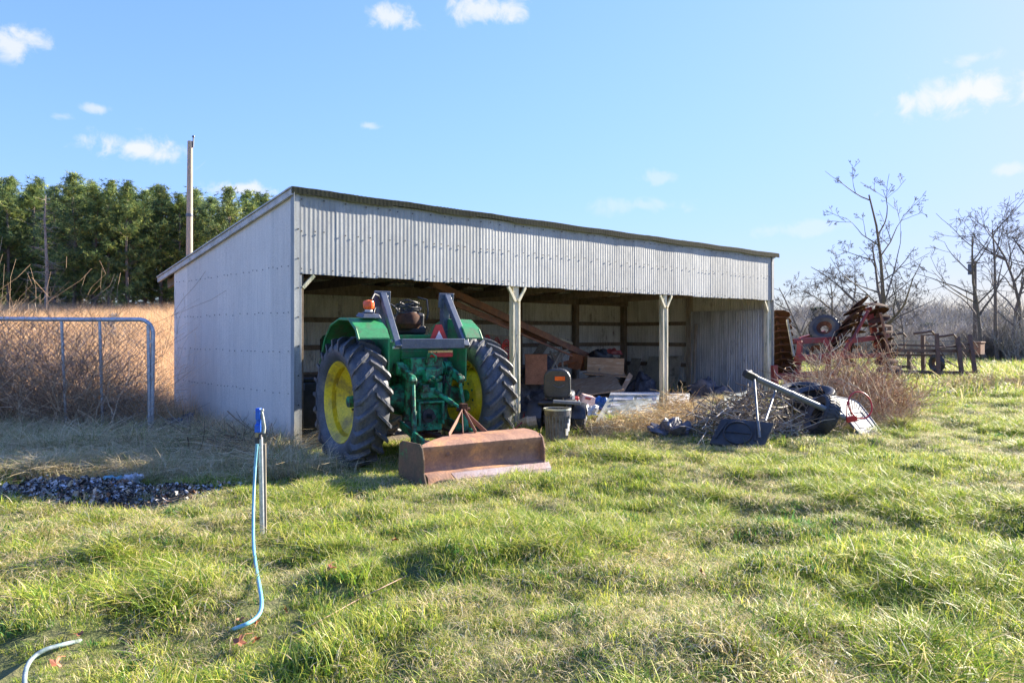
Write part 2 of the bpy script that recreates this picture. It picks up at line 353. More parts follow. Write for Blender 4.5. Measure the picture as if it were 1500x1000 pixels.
def build_ground():
    N = 260; c = (3.0, -4.0); k = 5.9; s_ = 3.6
    us = [s_*math.sinh(k*(2*i/N-1)) for i in range(N+1)]
    vs = [(c[0]+u, c[1]+v, gz(c[0]+u, c[1]+v)) for v in us for u in us]
    n1 = N+1
    fs = [(j*n1+i, j*n1+i+1, (j+1)*n1+i+1, (j+1)*n1+i) for j in range(N) for i in range(N)]
    me = bpy.data.meshes.new('ground'); me.from_pydata(vs, [], fs)
    me.polygons.foreach_set('use_smooth', [True]*len(me.polygons))
    m, n, l, b = nodes_of('ground_soil_and_thatch')
    tcn = n.new('ShaderNodeTexCoord')
    def no(sc, det=6):
        t = n.new('ShaderNodeTexNoise'); t.inputs['Scale'].default_value = sc; t.inputs['Detail'].default_value = det; t.inputs['Roughness'].default_value = .65
        l.new(tcn.outputs['Object'], t.inputs['Vector']); return t.outputs[0]
    def rmp(x, els):
        r = n.new('ShaderNodeValToRGB'); l.new(x, r.inputs[0])
        while len(r.color_ramp.elements) < len(els): r.color_ramp.elements.new(.5)
        for e, (p, cc) in zip(r.color_ramp.elements, els): e.position = p; e.color = (*cc, 1)
        return r.outputs[0]
    grass = rmp(no(3.5), [(.3, (.05,.065,.02)), (.5, (.12,.14,.04)), (.7, (.22,.19,.09))])
    gold = rmp(no(1.2), [(.3, (.34,.22,.09)), (.5, (.46,.32,.15)), (.7, (.28,.17,.08))])
    dirt = rmp(no(5), [(.3, (.10,.075,.05)), (.6, (.19,.145,.10)), (.8, (.26,.2,.13))])
    at = n.new('ShaderNodeAttribute'); at.attribute_name = 'zone'
    sp = n.new('ShaderNodeSeparateColor'); l.new(at.outputs['Color'], sp.inputs[0])
    a = n.new('ShaderNodeMix'); a.data_type = 'RGBA'; l.new(sp.outputs[0], a.inputs[0]); l.new(grass, a.inputs[6]); l.new(gold, a.inputs[7])
    d = n.new('ShaderNodeMix'); d.data_type = 'RGBA'; l.new(sp.outputs[1], d.inputs[0]); l.new(a.outputs[2], d.inputs[6]); l.new(dirt, d.inputs[7])
    l.new(d.outputs[2], b.inputs['Base Color']); b.inputs['Roughness'].default_value = .95
    bp = n.new('ShaderNodeBump'); bp.inputs['Strength'].default_value = .8; bp.inputs['Distance'].default_value = .05
    l.new(no(14), bp.inputs['Height']); l.new(bp.outputs[0], b.inputs['Normal'])
    me.materials.append(m)
    ca = me.color_attributes.new('zone', 'FLOAT_COLOR', 'POINT')
    ca.data.foreach_set('color', np.array([(*zone(v[0], v[1]), 0, 1) for v in vs], dtype=np.float32).ravel())
    o = bpy.data.objects.new('ground', me); coll.objects.link(o); tag(o, kind='structure')
def zone(x, y):
    X, Z = w2c(x, y)
    gold = sst(13, 14.5, Z)*sst(3.5, 5.5, -X)
    inside = 1 if (-.05 < x < 12.7 and -.1 < y < 4.9) else 0
    burnt = math.exp(-((X+4.75)/1.8)**2-((Z-8.0)/.8)**2)
    base = sst(-1.3, -.3, x)*(1-sst(-.1, .3, x))*sst(-1, 0, y)*(1-sst(4.7, 5.5, y))
    heap = math.exp(-((x-8.5)/3.2)**4-((y+.3)/.9)**2)
    return gold, min(1, max(inside, burnt*1.6, base*.9, heap))
build_ground()
# ================================================================ SHED
SW, SD, ZF, ZB, ZH = 12.62, 4.71, 3.60, 2.83, 2.50
slope = (ZF-ZB)/SD
shed = thing('pole_shed', 'long open fronted corrugated metal shed with sloping roof, tractor in its left bay', 'shed', (0,0,0))
PITCH, AMP = .068, .0014
def corr(u0, u1, zb, zt, seg=8, amp=AMP, rows=1):
    """sheet in local x(u) / z, corrugated along y; zb, zt functions of u"""
    n = max(2, int(round((u1-u0)/PITCH*seg)))
    mb = MB(); vs = []
    for k in range(rows+1):
        for i in range(n+1):
            u = u0+(u1-u0)*i/n
            a, b = zb(u), zt(u)
            vs.append((u, amp*math.cos(2*math.pi*u/PITCH), a+(b-a)*k/rows))
    fs = [(k*(n+1)+i, k*(n+1)+i+1, (k+1)*(n+1)+i+1, (k+1)*(n+1)+i) for k in range(rows) for i in range(n)]
    mb.add(vs, fs); return mb
def sheets(name, length, zb, zt, m, place, n, amp=AMP):
    w = length/n
    for i in range(n):
        dz = random.uniform(-.012, .012)
        mb = corr(i*w-(.02 if i else 0), (i+1)*w, (lambda u, dz=dz: zb(u)+dz), zt, amp=amp)
        # leave each sheet at its own origin
        o = mb.build(name, m, shed, smooth=True)
        loc, rz = place(i); o.location = loc; o.rotation_euler = (0,0,rz)
# front fascia sheets above the opening
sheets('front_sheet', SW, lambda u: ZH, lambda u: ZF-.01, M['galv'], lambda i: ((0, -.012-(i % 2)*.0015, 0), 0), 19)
# narrow return beside the opening, full height below the fascia
mb = corr(0, .11, lambda u: -.05, lambda u: ZH-.02); mb.build('corner_sheet', M['galv'], shed, True, loc=(0,-.012,0))
# gable (near end), local u runs into depth -> rotate 90
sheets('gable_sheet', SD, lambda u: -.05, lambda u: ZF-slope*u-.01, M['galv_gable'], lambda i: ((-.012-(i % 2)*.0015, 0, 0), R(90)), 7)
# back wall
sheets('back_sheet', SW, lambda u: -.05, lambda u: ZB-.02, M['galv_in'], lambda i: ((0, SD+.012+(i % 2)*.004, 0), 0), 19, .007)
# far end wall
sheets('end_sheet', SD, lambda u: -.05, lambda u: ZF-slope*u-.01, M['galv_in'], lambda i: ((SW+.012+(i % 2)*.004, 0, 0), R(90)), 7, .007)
# dark lining sheets on the inside of the far end wall
for i in range(3):
    w = 2.28/3
    corr(i*w+.01, (i+1)*w, lambda u: .02, lambda u: 2.28, amp=.006).build('lining_sheet', M['galv_end'], shed, True, loc=(SW-.10-(i % 2)*.006, .12, 0), rot=(0,0,R(90)))
# corner trims
mb = MB(); mb.box((-.03, -.028, 1.78), (.006, .10, 3.62)); mb.box((.02, -.032, 1.78), (.10, .006, 3.62)); mb.build('corner_trim', M['galv'], shed)
mb = MB(); mb.box((SW+.03, .02, 1.70), (.006, .10, 3.7)); mb.box((SW-.02, -.032, 3.04), (.10, .006, 1.05)); mb.build('corner_trim', M['galv'], shed)
# roof sheets: corrugation along the slope
ang = math.atan(slope); y0, y1 = -.055, 5.5
L = (y1-y0)/math.cos(ang); nr = 16; w = (SW+.28)/nr
for i in range(nr):
    u0, u1 = i*w, (i+1)*w; n = int((u1-u0)/PITCH*6)
    vs = []
    for v in (0, L*.33, L*.66, L):
        for j in range(n+1):
            u = u0+(u1-u0)*j/n+(.02 if j == n else 0)
            vs.append((u, v, .0025*math.cos(2*math.pi*u/PITCH)+(i % 2)*.003+.004*math.sin(u*3+v)))
    fs = [(k*(n+1)+j, k*(n+1)+j+1, (k+1)*(n+1)+j+1, (k+1)*(n+1)+j) for k in range(3) for j in range(n)]
    mb = MB(); mb.add(vs, fs)
    o = mb.build('roof_sheet', M['roof'], shed, True, loc=(-.06, y0, ZF+.055-y0*slope), rot=(-ang, 0, 0))
    # drooping drip flange of the same sheet at the high edge
    n2 = int((u1-u0)/PITCH*6); vs = []
    dr = random.uniform(.072, .10)
    for (yy, zz) in ((.01, .012), (-.012, -.002), (-.014, -dr)):
        for j in range(n2+1):
            u = u0+(u1-u0)*j/n2
            vs.append((u, yy-.004+.0007*math.cos(2*math.pi*u/PITCH), zz+.005*math.sin(u*4.1)+.004*noise.noise(Vector((u*6, zz*9, i)))))
    fs = [(k*(n2+1)+j, k*(n2+1)+j+1, (k+1)*(n2+1)+j+1, (k+1)*(n2+1)+j) for k in range(2) for j in range(n2)]
    mb = MB(); mb.add(vs, fs); mb.build('drip_edge', M['roof'], shed, True, loc=(-.06, y0-.002, ZF+.05-y0*slope))
# rake boards on the near gable and far gable, eave board at the back
for x in (-.045, SW+.045):
    mb = MB(); mb.bar((x, y0, ZF-y0*slope-.015), (x, y1-.02, ZF-(y1-.02)*slope-.015), .035, .085); mb.build('rake_board', M['trim'], shed)
    mb = MB(); mb.bar((x*1.0-.012, y0, ZF-y0*slope+.043), (x-.012, y1-.02, ZF-(y1-.02)*slope+.043), .05, .02); mb.build('rake_cap', M['trim'], shed)
# framing
def part_bar(name, a, b, w, h, m, bevel=.004):
    mb = MB(); mb.bar(a, b, w, h); return mb.build(name, m, shed, bevel=bevel)
for x in (4.12, 8.33, 12.50):
    part_bar('post', (x, .07, -.1), (x, .07, 3.4), .105, .13, M['post'])
    part_bar('post_facing', (x+.07, .02, .1), (x+.07, .02, 2.3), .03, .04, M['post'])
for x in (4.12, 8.33):
    for s_ in (-1, 1):
        part_bar('knee_brace', (x+s_*.035, -.0, ZH-.27), (x+s_*.2, -.0, ZH-.02), .035, .05, M['post'])
part_bar('knee_brace', (.13, .0, ZH-.2), (.30, .0, ZH-.02), .035, .05, M['post'])
part_bar('knee_brace', (12.42, .0, ZH-.27), (12.27, .0, ZH-.02), .035, .05, M['post'])
part_bar('post', (.10, .09, -.1), (.10, .09, 3.4), .12, .12, M['oldwood'])
part_bar('header_beam', (.05, .09, ZH+.12), (SW-.05, .09, ZH+.12), .05, .22, M['oldwood'])
part_bar('header_beam', (.05, .035, ZF-.12), (SW-.05, .035, ZF-.12), .05, .16, M['oldwood'])
for x in (.06, 2.1, 4.2, 6.3, 8.4, 10.5, 12.52):
    part_bar('back_post', (x, SD-.09, -.1), (x, SD-.09, 2.7), .14, .14, M['oldwood'])
part_bar('end_post', (SW-.09, 2.36, -.1), (SW-.09, 2.36, 3.1), .13, .13, M['greywood'])
part_bar('gable_post', (.08, 2.36, -.1), (.08, 2.36, 3.1), .13, .13, M['oldwood'])
part_bar('plate_beam', (.05, SD-.19, 2.60), (SW-.05, SD-.19, 2.60), .06, .24, M['oldwood'])
for z in (.35, .85, 1.40, 1.97):
    part_bar('girt', (.05, SD-.035, z), (SW-.05, SD-.035, z), .05, .10, M['oldwood'])
    part_bar('girt', (SW-.035, .05, z), (SW-.035, SD-.1, z), .05, .10, M['oldwood'])
    part_bar('girt', (.035, .05, z), (.035, SD-.1, z), .05, .10, M['oldwood'])
for i in range(13):
    x = .12+i*(SW-.24)/12
    part_bar('rafter', (x, .0, ZF-.10), (x, 5.4, ZF-.10-5.4*slope), .05, .15, M['oldwood'], 0)
for i in range(8):
    y = .2+i*.72
    part_bar('purlin', (.02, y, ZF-.012-y*slope), (SW-.02, y, ZF-.012-y*slope), .09, .035, M['oldwood'], 0)
# trusses ties visible under the header
for x in (2.1, 6.3, 8.4, 10.5):
    part_bar('tie_beam', (x, .1, 2.62), (x, SD-.1, 2.55), .05, .14, M['oldwood'])
# nail heads along the girts
mb = MB()
def nail_row(x, p0, p1, nrm):
    pass
for z in (2.56, 3.08, 3.52):
    u = .1
    while u < SW:
        mb.box((u, -.034+random.uniform(-.002,.002), z+random.uniform(-.012,.012)), (.016, .008, .016)); u += random.choice((.136, .204, .272, .34))
for z in (.85, 1.42, 1.97, 2.6):
    u = .1
    while u < SD-.05:
        if z < ZF-slope*u-.1: mb.box((-.032, u, z+random.uniform(-.012,.012)), (.008, .013, .013))
        u += random.choice((.136, .204, .136, .27))
for z in (.3, .7, 1.1, 1.5, 1.9, 2.3, 2.7, 3.1): mb.box((.05, -.04, z), (.016, .010, .016))
o = mb.build('nail_heads', flat('dark_nail_head', (.05,.045,.045)), shed); o['kind'] = 'stuff'

# ================================================================ TRACTOR
TP = cw(-1.29, 10.22); TP.z = 0
tr = thing('tractor', 'green farm tractor with yellow wheels and folded roll bar, backed out of the left bay', 'tractor', TP, R(-8))
def tyre_mb(Rr, Wd, rim, lug, nl, lw=.05, seg=64):
    mb = MB(); Rc = Rr-lug; h = Wd/2
    prof = [(-h*.62, rim), (-h*.80, rim+.03), (-h*1.0, rim+(Rc-rim)*.45), (-h*.97, rim+(Rc-rim)*.72), (-h*.84, Rc-.035), (-h*.5, Rc-.008), (0, Rc), (h*.5, Rc-.008), (h*.84, Rc-.035), (h*.97, rim+(Rc-rim)*.72), (h*1.0, rim+(Rc-rim)*.45), (h*.80, rim+.03), (h*.62, rim)]
    mb.lathe(prof, (0,0,0), (1,0,0), seg)
    # lugs
    def P(a, w, r): return Vector((w, r*math.cos(a), r*math.sin(a)))   # a=0 forward(+y), increases upward
    stations = [(-.02, 0), (.25, .18), (.55, .38), (.82, .58), (1.0, .70), (1.03, .78)]
    rad = [Rr, Rr, Rr-.004, Rr-.018, Rr-.04, Rr-.13]
    low = [Rc-.01, Rc-.01, Rc-.02, Rc-.04, Rc-.11, Rr-.17]
    for side in (-1, 1):
        for k in range(nl):
            a0 = 2*math.pi*(k+(.5 if side > 0 else 0))/nl
            vs = []
            for (s, off), ro, rl in zip(stations, rad, low):
                # centre of the V leads in the direction of travel: upward at the rear
                a = a0+off*.36
                w = side*s*h
                da = lw/Rr/2
                for dd, rr in ((-da*1.35, rl), (-da*.8, ro), (da*.8, ro), (da*1.35, rl)):
                    vs.append(P(a+dd, w, rr))
            K = len(stations); fs = [(0,1,2,3), tuple(4*(K-1)+q for q in (3,2,1,0))]
            for i in range(K-1):
                for q in range(3): fs.append((4*i+q, 4*i+q+1, 4*i+4+q+1, 4*i+4+q))
            mb.add(vs, fs)
    return mb
def wheel(parent, loc, Rr, Wd, rim, sgn, nl, lug, name='rear_wheel', dish=.10, rimmat='yellow', tmat='rubber'):
    """sgn=+1 outer face towards +x"""
    mb = MB(); h = Wd/2*.66
    # barrel and flanges
    mb.lathe([(-h-.02, rim+.012), (-h-.005, rim+.016), (-h, rim-.005), (-h+.03, rim-.02), (-h+.06, rim-.05), (h-.06, rim-.05), (h-.03, rim-.02), (h, rim-.005), (h+.005, rim+.016), (h+.02, rim+.012), (h+.012, rim-.01), (h-.02, rim-.035), (h-.055, rim-.065), (-h+.055, rim-.065), (-h+.02, rim-.035), (-h-.012, rim-.01)], (0,0,0), (1,0,0), 56, close=True)
    # dished disc, hub towards the inside
    d = -sgn
    mb.lathe([(sgn*.02, rim-.06), (sgn*.03, rim-.10), (-sgn*.02, rim*.72), (-sgn*dish, rim*.52), (-sgn*dish, .02), (-sgn*dish-.012, .02), (-sgn*dish-.012, rim*.52), (-sgn*.02-.012, rim*.72), (sgn*.03-.012, rim-.10)], (0,0,0), (1,0,0), 48)
    w_ = mb.build(name, M[rimmat], parent, True, loc=loc)
    t = tyre_mb(Rr, Wd, rim, lug, nl).build('tyre', M[tmat], w_, False)
    me = t.data; me.polygons.foreach_set('use_smooth', [i < 12*64 for i in range(len(me.polygons))])
    mb = MB()
    for k in range(8):
        a = 2*math.pi*k/8; mb.cyl((sgn*(-dish+.03), rim*.36*math.cos(a), rim*.36*math.sin(a)), (sgn*(-dish-.02), rim*.36*math.cos(a), rim*.36*math.sin(a)), .018, n=6)
    mb.cyl((-sgn*dish-.05*sgn, 0, 0), (sgn*.04, 0, 0), .085, .07, 20)
    mb.build('hub', M['greend' if rimmat == 'yellow' else 'darkrust'], w_, False)
    # rim clamps
    for k in range(6):
        a = 2*math.pi*k/6+.3; r_ = rim-.075
        c = MB(); c.box((0, r_*math.cos(a), r_*math.sin(a)), (.10, .045, .09), Matrix.Rotation(a, 3, 'X')); c.build('rim_clamp', M[rimmat], w_, bevel=.006)
    return w_
wl_ = wheel(tr, (-1.11+.22, 0, .815), .82, .44, .50, -1, 23, .055)
wr_ = wheel(tr, (1.11-.20, 0, .815), .82, .44, .485, 1, 23, .055)
wl_.rotation_euler[0] = .1; wr_.rotation_euler[0] = .27
# front wheels
for s_ in (-1, 1):
    wheel(tr, (s_*.80, 2.55, .50), .50, .28, .30, s_, 18, .03, 'front_wheel', .06)
def tp(name, mb, m='green', smooth=False, bevel=.008): return mb.build(name, M[m], tr, smooth, bevel)
# axle housings
mb = MB(); mb.lathe([(-.68,.105),(-.62,.15),(-.40,.145),(-.30,.19),(-.22,.21),(.22,.21),(.30,.19),(.40,.145),(.62,.15),(.68,.105)], (0,0,.815), (1,0,0), 28)
tp('axle_housing', mb, 'greend', True, 0)
mb = MB(); mb.box((0, .35, .92), (.46, 1.25, .56)); mb.box((0, -.22, .88), (.40, .22, .62)); mb.box((0,-.34,.72),(.30,.06,.30)); tp('transmission_case', mb, 'greend', bevel=.03)
mb = MB(); mb.box((0, -.20, 1.25), (.46, .34, .22)); mb.cyl((-.36,-.24,1.22),(.36,-.24,1.22),.062,n=18); mb.cyl((-.17,-.30,1.20),(.17,-.30,1.20),.085,n=18); tp('rockshaft_housing', mb, 'greend', bevel=.015)
for s_ in (-1, 1):
    mb = MB(); mb.bar((s_*.34, -.22, 1.24), (s_*.33, -.62, 1.10), .06, .10); mb.cyl((s_*.30, -.62, 1.09), (s_*.38, -.62, 1.09), .05, n=12); mb.cyl((s_*.29,-.24,1.22),(s_*.40,-.24,1.22),.09,n=18)
    tp('lift_arm', mb, 'greend', bevel=.012)
    mb = MB(); mb.cyl((s_*.33, -.62, 1.07), (s_*.36, -.70, .68), .022, n=10); mb.cyl((s_*.355, -.69, .72), (s_*.37, -.72, .44), .034, n=10)
    mb.box((s_*.37, -.72, .40), (.08, .05, .14)); tp('lift_link', mb, 'greend', bevel=.005)
    mb = MB(); mb.bar((s_*.34, -.28, .52), (s_*.42, -1.12, .36), .035, .10); mb.cyl((s_*.39,-1.12,.36),(s_*.46,-1.12,.36),.055,n=12); tp('lower_link', mb, 'greend', bevel=.008)
    mb = MB(); mb.cyl((s_*.26, -.30, .62), (s_*.29, -.42, 1.12), .048, n=14); mb.cyl((s_*.26,-.29,.56),(s_*.26,-.30,.64),.06,n=14); mb.cyl((s_*.29,-.42,1.12),(s_*.3,-.46,1.2),.022,n=10); tp('lift_cylinder', mb, 'greend', True, 0)
    mb = MB(); mb.tube([(s_*.12,-.36,1.02),(s_*.20,-.50,1.06),(s_*.27,-.48,.98),(s_*.28,-.42,.8),(s_*.22,-.36,.68)], .013, 8); tp('hydraulic_hose', mb, 'black', True, 0)
# valve stack and couplers
mb = MB(); mb.box((.02, -.40, 1.14), (.20, .14, .16)); 
for k in range(4): mb.cyl((-.06+k*.055, -.46, 1.09+.03*(k % 2)), (-.06+k*.055, -.54, 1.08+.03*(k % 2)), .022, n=10)
tp('hydraulic_couplers', mb, 'greend', bevel=.006)
mb = MB(); mb.box((.02,-.38,1.31),(.10,.08,.10)); mb.cyl((-.03,-.40,1.30),(-.03,-.46,1.42),.016,n=8); mb.cyl((.05,-.40,1.34),(.09,-.44,1.44),.014,n=8); mb.tube([(-.02,-.4,1.38),(.0,-.48,1.42),(.07,-.47,1.38),(.08,-.42,1.3)],.012,8); tp('control_linkage', mb, 'greend', True, 0)
mb = MB(); mb.box((0, -.42, .92), (.30, .14, .13)); mb.box((-.10,-.46,.98),(.09,.12,.09)); mb.box((.1,-.47,.99),(.07,.10,.12)); mb.cyl((-.16,-.44,.9),(.16,-.44,.9),.03,n=10); tp('top_link_bracket', mb, 'greend', bevel=.01)
mb = MB(); mb.box((0, -.36, .60), (.40, .05, .34)); mb.box((0,-.42,.80),(.34,.12,.03)); mb.box((-.17,-.42,.66),(.03,.13,.3)); mb.box((.17,-.42,.66),(.03,.13,.3)); tp('power_takeoff_guard', mb, 'greend', bevel=.008)
mb = MB(); mb.cyl((0,-.36,.62),(0,-.40,.62),.09,n=20); mb.cyl((0,-.38,.62),(0,-.54,.62),.03,n=12); tp('power_takeoff', mb, 'black', True, 0)
for k in range(10):
    a = 2*math.pi*k/10
    mb = MB(); mb.cyl((.15*math.cos(a), -.385, .62+.13*math.sin(a)), (.15*math.cos(a), -.405, .62+.13*math.sin(a)), .014, n=6); tp('case_bolt', mb, 'greend', bevel=0)
mb = MB(); mb.bar((0, .1, .40), (0, -.85, .38), .09, .045); mb.box((0,-.3,.42),(.34,.08,.05)); mb.bar((-.2,-.35,.36),(.2,-.35,.36),.05,.06); tp('drawbar', mb, 'darkrust')
mb = MB(); mb.cyl((.04, -.42, .96), (.13, -.80, .80), .032, n=12); mb.cyl((.09, -.62, .875), (.16, -1.0, .735), .020, n=10); mb.cyl((.14,-.96,.74),(.20,-.96,.74),.04,n=12); tp('top_link', mb, 'greend', True, 0)
# sway chains / odd metal under
for s_ in (-1, 1):
    mb = MB(); mb.tube([(s_*.2,-.2,.45),(s_*.3,-.5,.40),(s_*.4,-.8,.40)], .016, 6); tp('sway_chain', mb, 'darkrust', True, 0)
# platform, seat deck
mb = MB(); mb.box((0, .55, 1.16), (1.0, 1.1, .05)); mb.box((0,.02,1.42),(.98,.05,.44)); mb.box((0,.2,1.64),(.98,.42,.04)); tp('platform', mb, 'green')
mb = MB(); mb.box((0, -.03, 1.28), (.42,.03,.34)); tp('rear_cover', mb, 'green')
# fenders: arch over the tyre top
for s_ in (-1, 1):
    x0, x1 = (-.60, -1.0) if s_ < 0 else (.50, .74)
    prof = [(.80, 1.30), (.62, 1.62), (.40, 1.80), (.10, 1.875), (-.22, 1.86), (-.42, 1.74), (-.50, 1.62)]
    t = .018; vs = []; xs = (x0, x1) if s_ > 0 else (x1, x0)
    mb = MB()
    for i in range(len(prof)-1):
        (ya, za), (yb, zb_) = prof[i], prof[i+1]
        mb.add([(xs[0],ya,za),(xs[1],ya,za),(xs[1],yb,zb_),(xs[0],yb,zb_),(xs[0],ya,za-t),(xs[1],ya,za-t),(xs[1],yb,zb_-t),(xs[0],yb,zb_-t)], [(0,1,2,3),(7,6,5,4),(0,4,5,1),(2,6,7,3),(1,5,6,2),(0,3,7,4)])
    # rolled lip on the outer edge
    xe = x1
    mb.tube([(xe, y, z-.02) for (y, z) in prof], .016, 8)
    # inner side panel
    side = [(y, z-.01) for (y, z) in prof]+[(-.48, 1.05), (.80, 1.05)]
    mb.prism(side, 'x', .02, Matrix.Translation((x0, 0, 0)))
    tp('fender', mb, 'green', False, 0)
mb = MB(); mb.box((-.74, -.20, 1.90), (.26, .22, .05), (.12,0,0), taper=.8); mb.box((-.74,-.20,1.935),(.12,.12,.02)); b_ = tp('lamp_bracket', mb, 'rops')
mb = MB(); mb.lathe([(.03,.045),(.05,.05),(.055,.068),(.12,.072),(.15,.062),(.165,.0)], (-.74,-.2,1.93), (0,0,1), 20); l_ = tp('warning_lamp', mb, 'orange', True, 0)
mb = MB(); mb.cyl((-.74,-.2,1.925),(-.74,-.2,1.975),.048,n=16); mb.build('lamp_collar', M['white'], l_)
mb = MB(); mb.tube([(-.70,-.2,2.1),(-.64,-.15,2.17),(-.56,-.1,2.15),(-.5,-.05,2.05)], .012, 6); tp('lamp_cable', mb, 'black', True, 0)
# folded roll-over bar
for s_ in (-1, 1):
    x = s_*.47
    mb = MB(); mb.bar((x, .02, .95), (x, .02, 1.86), .07, .085); tp('roll_bar_post', mb, 'rops')
    mb = MB(); mb.bar((x-.0, .05, 1.60), (x, .02, 2.13), .10, .10); mb.bar((x-.055,.0,2.02),(x-.055,-.02,2.22),.018,.12); mb.bar((x+.055,.0,2.02),(x+.055,-.02,2.22),.018,.12)
    mb.cyl((x-.08,-.01,2.15),(x+.08,-.01,2.15),.02,n=10); tp('roll_bar_hinge', mb, 'rops')
    mb = MB(); mb.bar((x, -.02, 2.18), (x+.02*s_, -.52, 1.50), .085, .075); tp('folded_roll_bar_leg', mb, 'rops')
mb = MB(); mb.bar((-.45, -.515, 1.545), (.45, -.515, 1.545), .06, .125); cb = tp('folded_roll_bar_crosspiece', mb, 'rops')
mb = MB(); mb.cyl((-.55,-.5,1.50),(-.47,-.5,1.50),.018,n=8); mb.cyl((-.55,-.44,1.58),(-.47,-.44,1.58),.02,n=8); mb.build('hitch_pin', M['steel'], cb)
# slow-moving triangle and light bar
mb = MB(); mb.prism([(-.16,0),(.16,0),(.045,.27),(-.045,.27)], 'y', .008, Matrix.Translation((.17,-.35,1.52))); t_ = tp('slow_vehicle_triangle', mb, 'red', bevel=0)
mb = MB(); mb.prism([(-.085,.03),(.085,.03),(0,.19)], 'y', .008, Matrix.Translation((.17,-.362,1.52))); o = mb.build('triangle_centre', flat('pink_white_centre', (.85,.68,.66)), t_)
mb = MB(); mb.box((.16, -.42, 1.40), (.34, .05, .055)); t_ = tp('reflector_bar', mb, 'red', bevel=.005)
mb = MB(); mb.box((.16, -.42, 1.442), (.33, .052, .028)); mb.build('amber_strip', M['amber'], t_)
# seat, coil of cable, console, wheel
mb = MB(); mb.box((0.0, .30, 1.72), (.44, .44, .12)); mb.box((0.0,.14,1.84),(.40,.10,.22),(.12,0,0)); tp('seat', mb, 'black', bevel=.03)
mb = MB(); mb.lathe([(0,.13),(.06,.17),(.16,.16),(.22,.11)], (-.10,-.02,1.74), (0,0,1), 14); tp('brown_sack', mb, 'darkrust', True, 0)
tr_sack = tr.children[-1]
mb = MB()
for k in range(9):
    mb.tube([(-.10+(.15+.02*math.sin(k*2.1))*math.cos(a)+.02*math.sin(k*1.7), -.0+.13*math.sin(a), 1.97+.013*k+.03*math.sin(a+k*1.3)+.012*math.sin(3*a+k)) for a in [2*math.pi*q/24 for q in range(24)]], .007, 6, closed=True)
tp('coiled_cable', mb, 'black', True, 0)
mb = MB(); mb.tube([(.02,-.05,2.15),(.13,-.1,2.12),(.14,-.12,1.95),(.12,-.1,1.85)], .012, 6); tp('loose_cable', mb, 'black', True, 0)
mb = MB(); mb.box((0, 1.05, 1.55), (.46, .28, .72)); tp('console', mb, 'black', bevel=.03)
mb = MB(); mb.tube([(.2*math.cos(a), .86+.08*math.sin(a), 1.93+.18*math.sin(a)) for a in [2*math.pi*q/24 for q in range(24)]], .014, 8, closed=True); mb.cyl((0,.86,1.93),(0,1.05,1.7),.02,n=8); mb.bar((-.2,.86,1.93),(.2,.86,1.93),.02,.02); tp('steering_wheel', mb, 'black', True, 0)
mb = MB(); mb.box((0, 1.95, 1.40), (.62, 1.55, .52)); tp('hood', mb, 'green', bevel=.07)
mb = MB(); mb.box((0, 1.95, .93), (.42, 1.5, .50)); tp('engine_block', mb, 'greend', bevel=.03)
mb = MB(); mb.box((0, 2.75, 1.25), (.58, .06, .70)); tp('grille', mb, 'black', bevel=.02)
for s_ in (-1,1):
    mb = MB(); mb.box((s_*.312, 1.95, 1.42), (.008, 1.3, .07)); tp('hood_stripe', mb, 'yellow', bevel=0)
mb = MB(); mb.cyl((.15,1.5,1.6),(.15,1.5,2.25),.045,n=14); tp('exhaust_stack', mb, 'darkrust', True, 0)
mb = MB(); mb.bar((-.75,2.55,.52),(.75,2.55,.52),.14,.14); mb.box((0,2.55,.6),(.3,.4,.2)); tp('front_axle', mb, 'greend')
mb = MB(); mb.box((.55,.5,1.30),(.10,.6,.03)); mb.cyl((.6,.1,1.66),(.62,.0,1.95),.014,n=8); mb.cyl((.64,.25,1.66),(.66,.2,1.9),.014,n=8); tp('control_levers', mb, 'black', bevel=0)

# rear blade on the three point hitch (same heading)
bl = thing('box_blade', 'rusty box blade with patch of green paint on its end plate, behind the tractor', 'farm implement', TP, R(-8))
def bp_(name, mb, m, smooth=False, bevel=.004): return mb.build(name, M[m], bl, smooth, bevel)
def sheet(mb, prof, xa, xb, t=.012, cut=None):
    for i in range(len(prof)-1):
        (ya, za), (yb, zb_) = prof[i], prof[i+1]
        xs = [(xa[i], xb[i]), (xa[i+1], xb[i+1])]
        vs = [(xs[0][0],ya,za),(xs[0][1],ya,za),(xs[1][1],yb,zb_),(xs[1][0],yb,zb_)]
        nx = Vector((0, zb_-za, -(yb-ya))).normalized()*t
        vs += [tuple(Vector(q)+nx) for q in vs[:4]]
        mb.add(vs, [(0,1,2,3),(7,6,5,4),(0,4,5,1),(2,6,7,3),(1,5,6,2),(0,3,7,4)])
XL, XR = -.745, .87
PR = [(-1.28,.492,-.12),(-1.40,.492,-.32),(-1.52,.484,-.52),(-1.60,.466,-.66),(-1.635,.45,-.735),(-1.668,.425,XL),(-1.668,.40,XL),(-1.650,.35,XL),(-1.632,.29,XL),(-1.622,.23,XL),(-1.628,.18,XL),(-1.65,.15,XL),(-1.70,.142,XL),(-1.712,.13,XL+.02),(-1.735,.095,XL+.03),(-1.765,.04,XL+.02),(-1.79,-.01,XL+.01)]
NU = 36; vs = []
for sgn in (0, 1):
    for (y, z, xa) in PR:
        for i in range(NU+1):
            x = xa+(XR-xa)*i/NU; d = .007*noise.noise(Vector((x*3, z*6, 2)))+.004*noise.noise(Vector((x*9, z*9, 5)))
            vs.append((x, y-d+sgn*.012, z+d*.6-(sgn*.012 if z > .4 else 0)))
W_ = NU+1; K_ = len(PR); fs = []
for k in range(K_-1):
    for i in range(NU):
        a = k*W_+i; fs.append((a, a+1, a+1+W_, a+W_)); b_i = a+K_*W_; fs.append((b_i+W_, b_i+1+W_, b_i+1, b_i))
